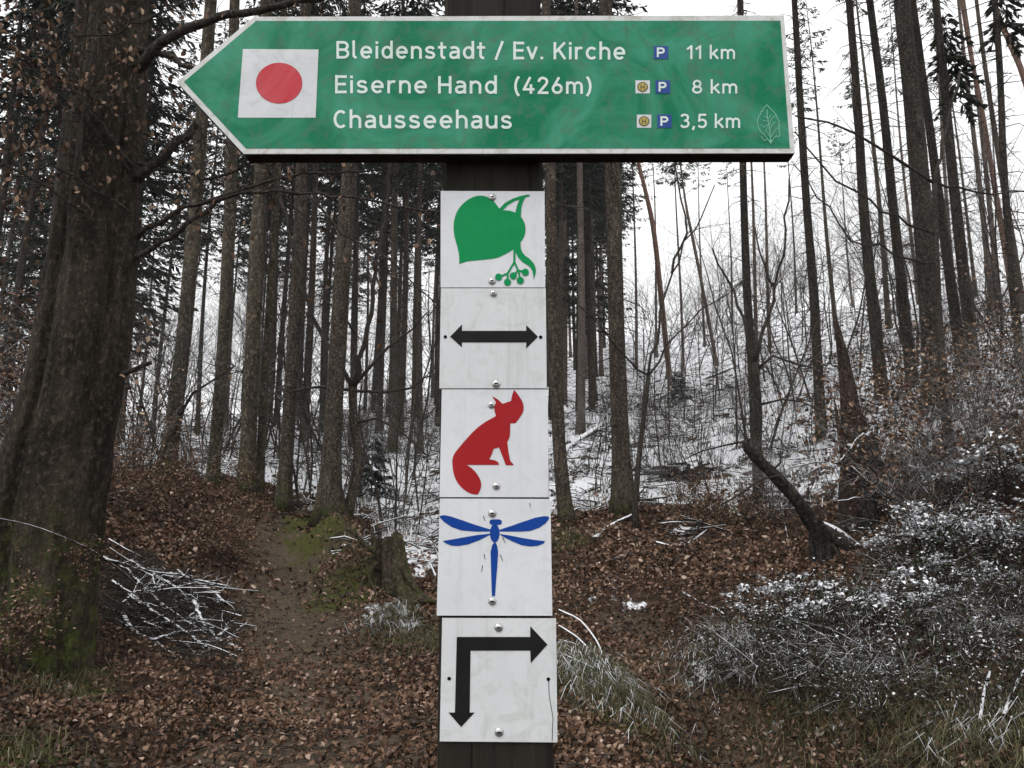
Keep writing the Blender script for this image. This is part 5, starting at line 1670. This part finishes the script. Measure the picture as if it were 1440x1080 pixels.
# broken sticks, bilberry and frosted debris over the snowy slope
br = MB()
x, y, z = on_ground_pts(14000, (-22, 26), (12.8, 46), lambda x, y: (snowmask(x, y) > .2) & (np.abs(x) < y * .72 + 1) & (vnoise(x * .45, y * .3, 17) + .5 * vnoise(x * 1.5, y, 18) > .02))
R = np.random.default_rng(21)
for i in range(len(x)):
    a = R.uniform(0, 6.28); L = R.uniform(.25, 1.1) * (.7 + y[i] / 40); t = R.normal(.12, .25)
    d = np.array([math.cos(a) * math.cos(t), math.sin(a) * math.cos(t), math.sin(t)]) * L / 2
    p = np.array([x[i], y[i], z[i] + .05])
    w = R.uniform(.006, .02) * (.7 + y[i] / 35)
    br.tube([p - d, p + R.normal(0, .04, 3), p + d], [w, w, w * .5], 3, 0.0, cap=False)
br.build('brushwood', M['snow_twig'], label='snow-dusted broken sticks strewn over the far slope', category='sticks', kind='stuff')
tf = MB()
x, y, z = on_ground_pts(30000, (-22, 26), (13.5, 42), lambda x, y: (snowmask(x, y) > .2) & (np.abs(x) < y * .72 + 1) & (vnoise(x * .8, y * .8, 14) > -.15))
blades(tf, x, y, z, .22 + .004 * y, .012 + .0006 * y, np.where(rng.random(len(x)) < .5, rng.uniform(.91, 1, len(x)), rng.uniform(0, .86, len(x))), .9)
tf.build('frosted_grass', M['grass'], smooth=False, label='frosted dead grass poking through the snow on the slope', category='grass', kind='stuff')
# twigs and small sticks on the near floor
ns = MB()
x, y, z = on_ground_pts(2600, (-8, 8), (3.5, 13.5), lambda x, y: np.abs(x) < y * .72 + 1)
for i in range(len(x)):
    a = R.uniform(0, 6.28); L = R.uniform(.08, .45); d = np.array([math.cos(a), math.sin(a), R.normal(0, .1)]) * L / 2
    p = np.array([x[i], y[i], z[i] + .03])
    ns.tube([p - d, p + R.normal(0, .012, 3), p + d], [.004, .0045, .002], 3, 0.0, cap=False)
ns.build('small_twigs', M['twig'], label='small broken twigs scattered among the fallen leaves', category='twigs', kind='stuff')


# ------------------------------------------------------------------ thin winter haze
HX = 264.0
hz = MB()
hv = [(a, b, c) for c in (float(Zg.min()) - 1.0, float(max(o.matrix_world.translation.z for o in C.objects)) + 36.0) for a, b in ((-HX, 7 - HX), (HX, 7 - HX), (HX, 7 + HX), (-HX, 7 + HX))]
hz.add(hv, [[3, 2, 1, 0], [4, 5, 6, 7], [0, 1, 5, 4], [1, 2, 6, 5], [2, 3, 7, 6], [3, 0, 4, 7]])
hm = bpy.data.materials.new('haze')
hm.use_nodes = True
hn = hm.node_tree
hn.nodes.clear()
pv_ = hn.nodes.new('ShaderNodeVolumePrincipled')
pv_.inputs['Color'].default_value = (.92, .95, 1, 1)
pv_.inputs['Density'].default_value = HAZE
ho = hn.nodes.new('ShaderNodeOutputMaterial')
hn.links.new(pv_.outputs[0], ho.inputs['Volume'])
hz.build('haze', hm, smooth=False, label='thin pale winter haze in the forest air', category='haze', kind='stuff')

# ------------------------------------------------------------------ telling look-alikes apart by their place
ORD = ['first', 'second', 'third', 'fourth', 'fifth', 'sixth', 'seventh', 'eighth', 'ninth', 'tenth', 'eleventh', 'twelfth']


def relabel(group, what, per, rows):
    os_ = [o for o in C.objects if o.parent is None and o.get('group') == group]
    os_.sort(key=lambda o: o.location.y)
    nr = len(rows)
    for r in range(nr):
        part = os_[len(os_) * r // nr: len(os_) * (r + 1) // nr]
        part.sort(key=lambda o: proj(*o.location)[0])
        for k, o in enumerate(part[:len(ORD)]):
            o['label'] = what + ', ' + ORD[k] + ' from left in the ' + rows[r]


relabel(GB, 'snow-dusted bramble bush', 6, ['nearest row on the right bank', 'second row on the right bank', 'third row on the right bank', 'rearmost row on the right bank'])
relabel(G3, 'thin pale pine on the right slope', 6, ['nearest row', 'middle row', 'farthest row'])
relabel(G2, 'thin spruce just right of the post', 6, ['nearest row', 'second row', 'third row', 'fourth row', 'farthest row'])
relabel('brown-leaved beeches on the right slope', 'brown-leaved snowy beech sapling', 6, ['nearest row on the right slope', 'second row on the right slope', 'third row on the right slope', 'rearmost row on the right slope'])
relabel(G1, 'thin spruce in the dark left stand', 8, ['nearest row', 'second row', 'third row', 'fourth row', 'fifth row', 'sixth row', 'seventh row', 'farthest row'])
relabel('brown-leaved beech shrubs on the mound', 'low brown-leaved beech shrub on the left mound', 6, ['nearest row', 'second row', 'third row', 'fourth row', 'rearmost row'])
relabel('pale saplings behind the crest', 'pale bare sapling between the crest trunks', 8, ['nearest row', 'second row', 'third row', 'fourth row', 'rearmost row'])
relabel('pale saplings on the right slope', 'pale bare sapling right of the post', 6, ['nearest row', 'rearmost row'])
relabel('beech saplings behind the massive beech', 'brown-leaved sapling behind the massive beech', 6, ['front row', 'back row'])
relabel('rusty beech shrubs by the snag', 'low rusty beech shrub left of the leaning snag', 6, ['front row', 'back row'])
relabel('tall snow-laden brambles at the right edge', 'tall snow-laden bramble bush', 6, ['group at the right edge'])
relabel('snow-dusted shrubs on the right bank', 'snow-dusted bare shrub on the right bank', 7, ['nearest row', 'second row', 'third row', 'fourth row', 'rearmost row'])
relabel('snow-dusted shrubs on the middle slope', 'low snow-dusted shrub beyond the leaf bank', 8, ['nearest row', 'rearmost row'])
relabel('bare young trees among the spruces', 'bare young tree among the left spruces', 8, ['nearest row', 'second row', 'third row', 'fourth row', 'fifth row', 'farthest row'])
relabel('bare young trees on the crest', 'bare young tree between the crest trunks', 6, ['front row', 'back row'])
relabel('bare shrubs behind the mound', 'bare shrub behind the left mound', 8, ['nearest row', 'second row', 'third row', 'farthest row'])
relabel('snowy twig sprays on the right bank', 'low snow-lined twig spray', 8, ['lowest row on the right bank', 'second row on the right bank', 'third row on the right bank', 'fourth row on the right bank', 'topmost row on the right bank'])
relabel('beech shoots before the massive beech', 'knee-high brown-leaved beech shoot', 4, ['row before the massive beech'])
relabel('beech shrubs at the massive beech', 'brown-leaved beech shrub', 6, ['row behind the foot of the massive beech'])
relabel('snowy canes beside the post', 'snowy arching cane', 5, ['bundle right beside the post'])
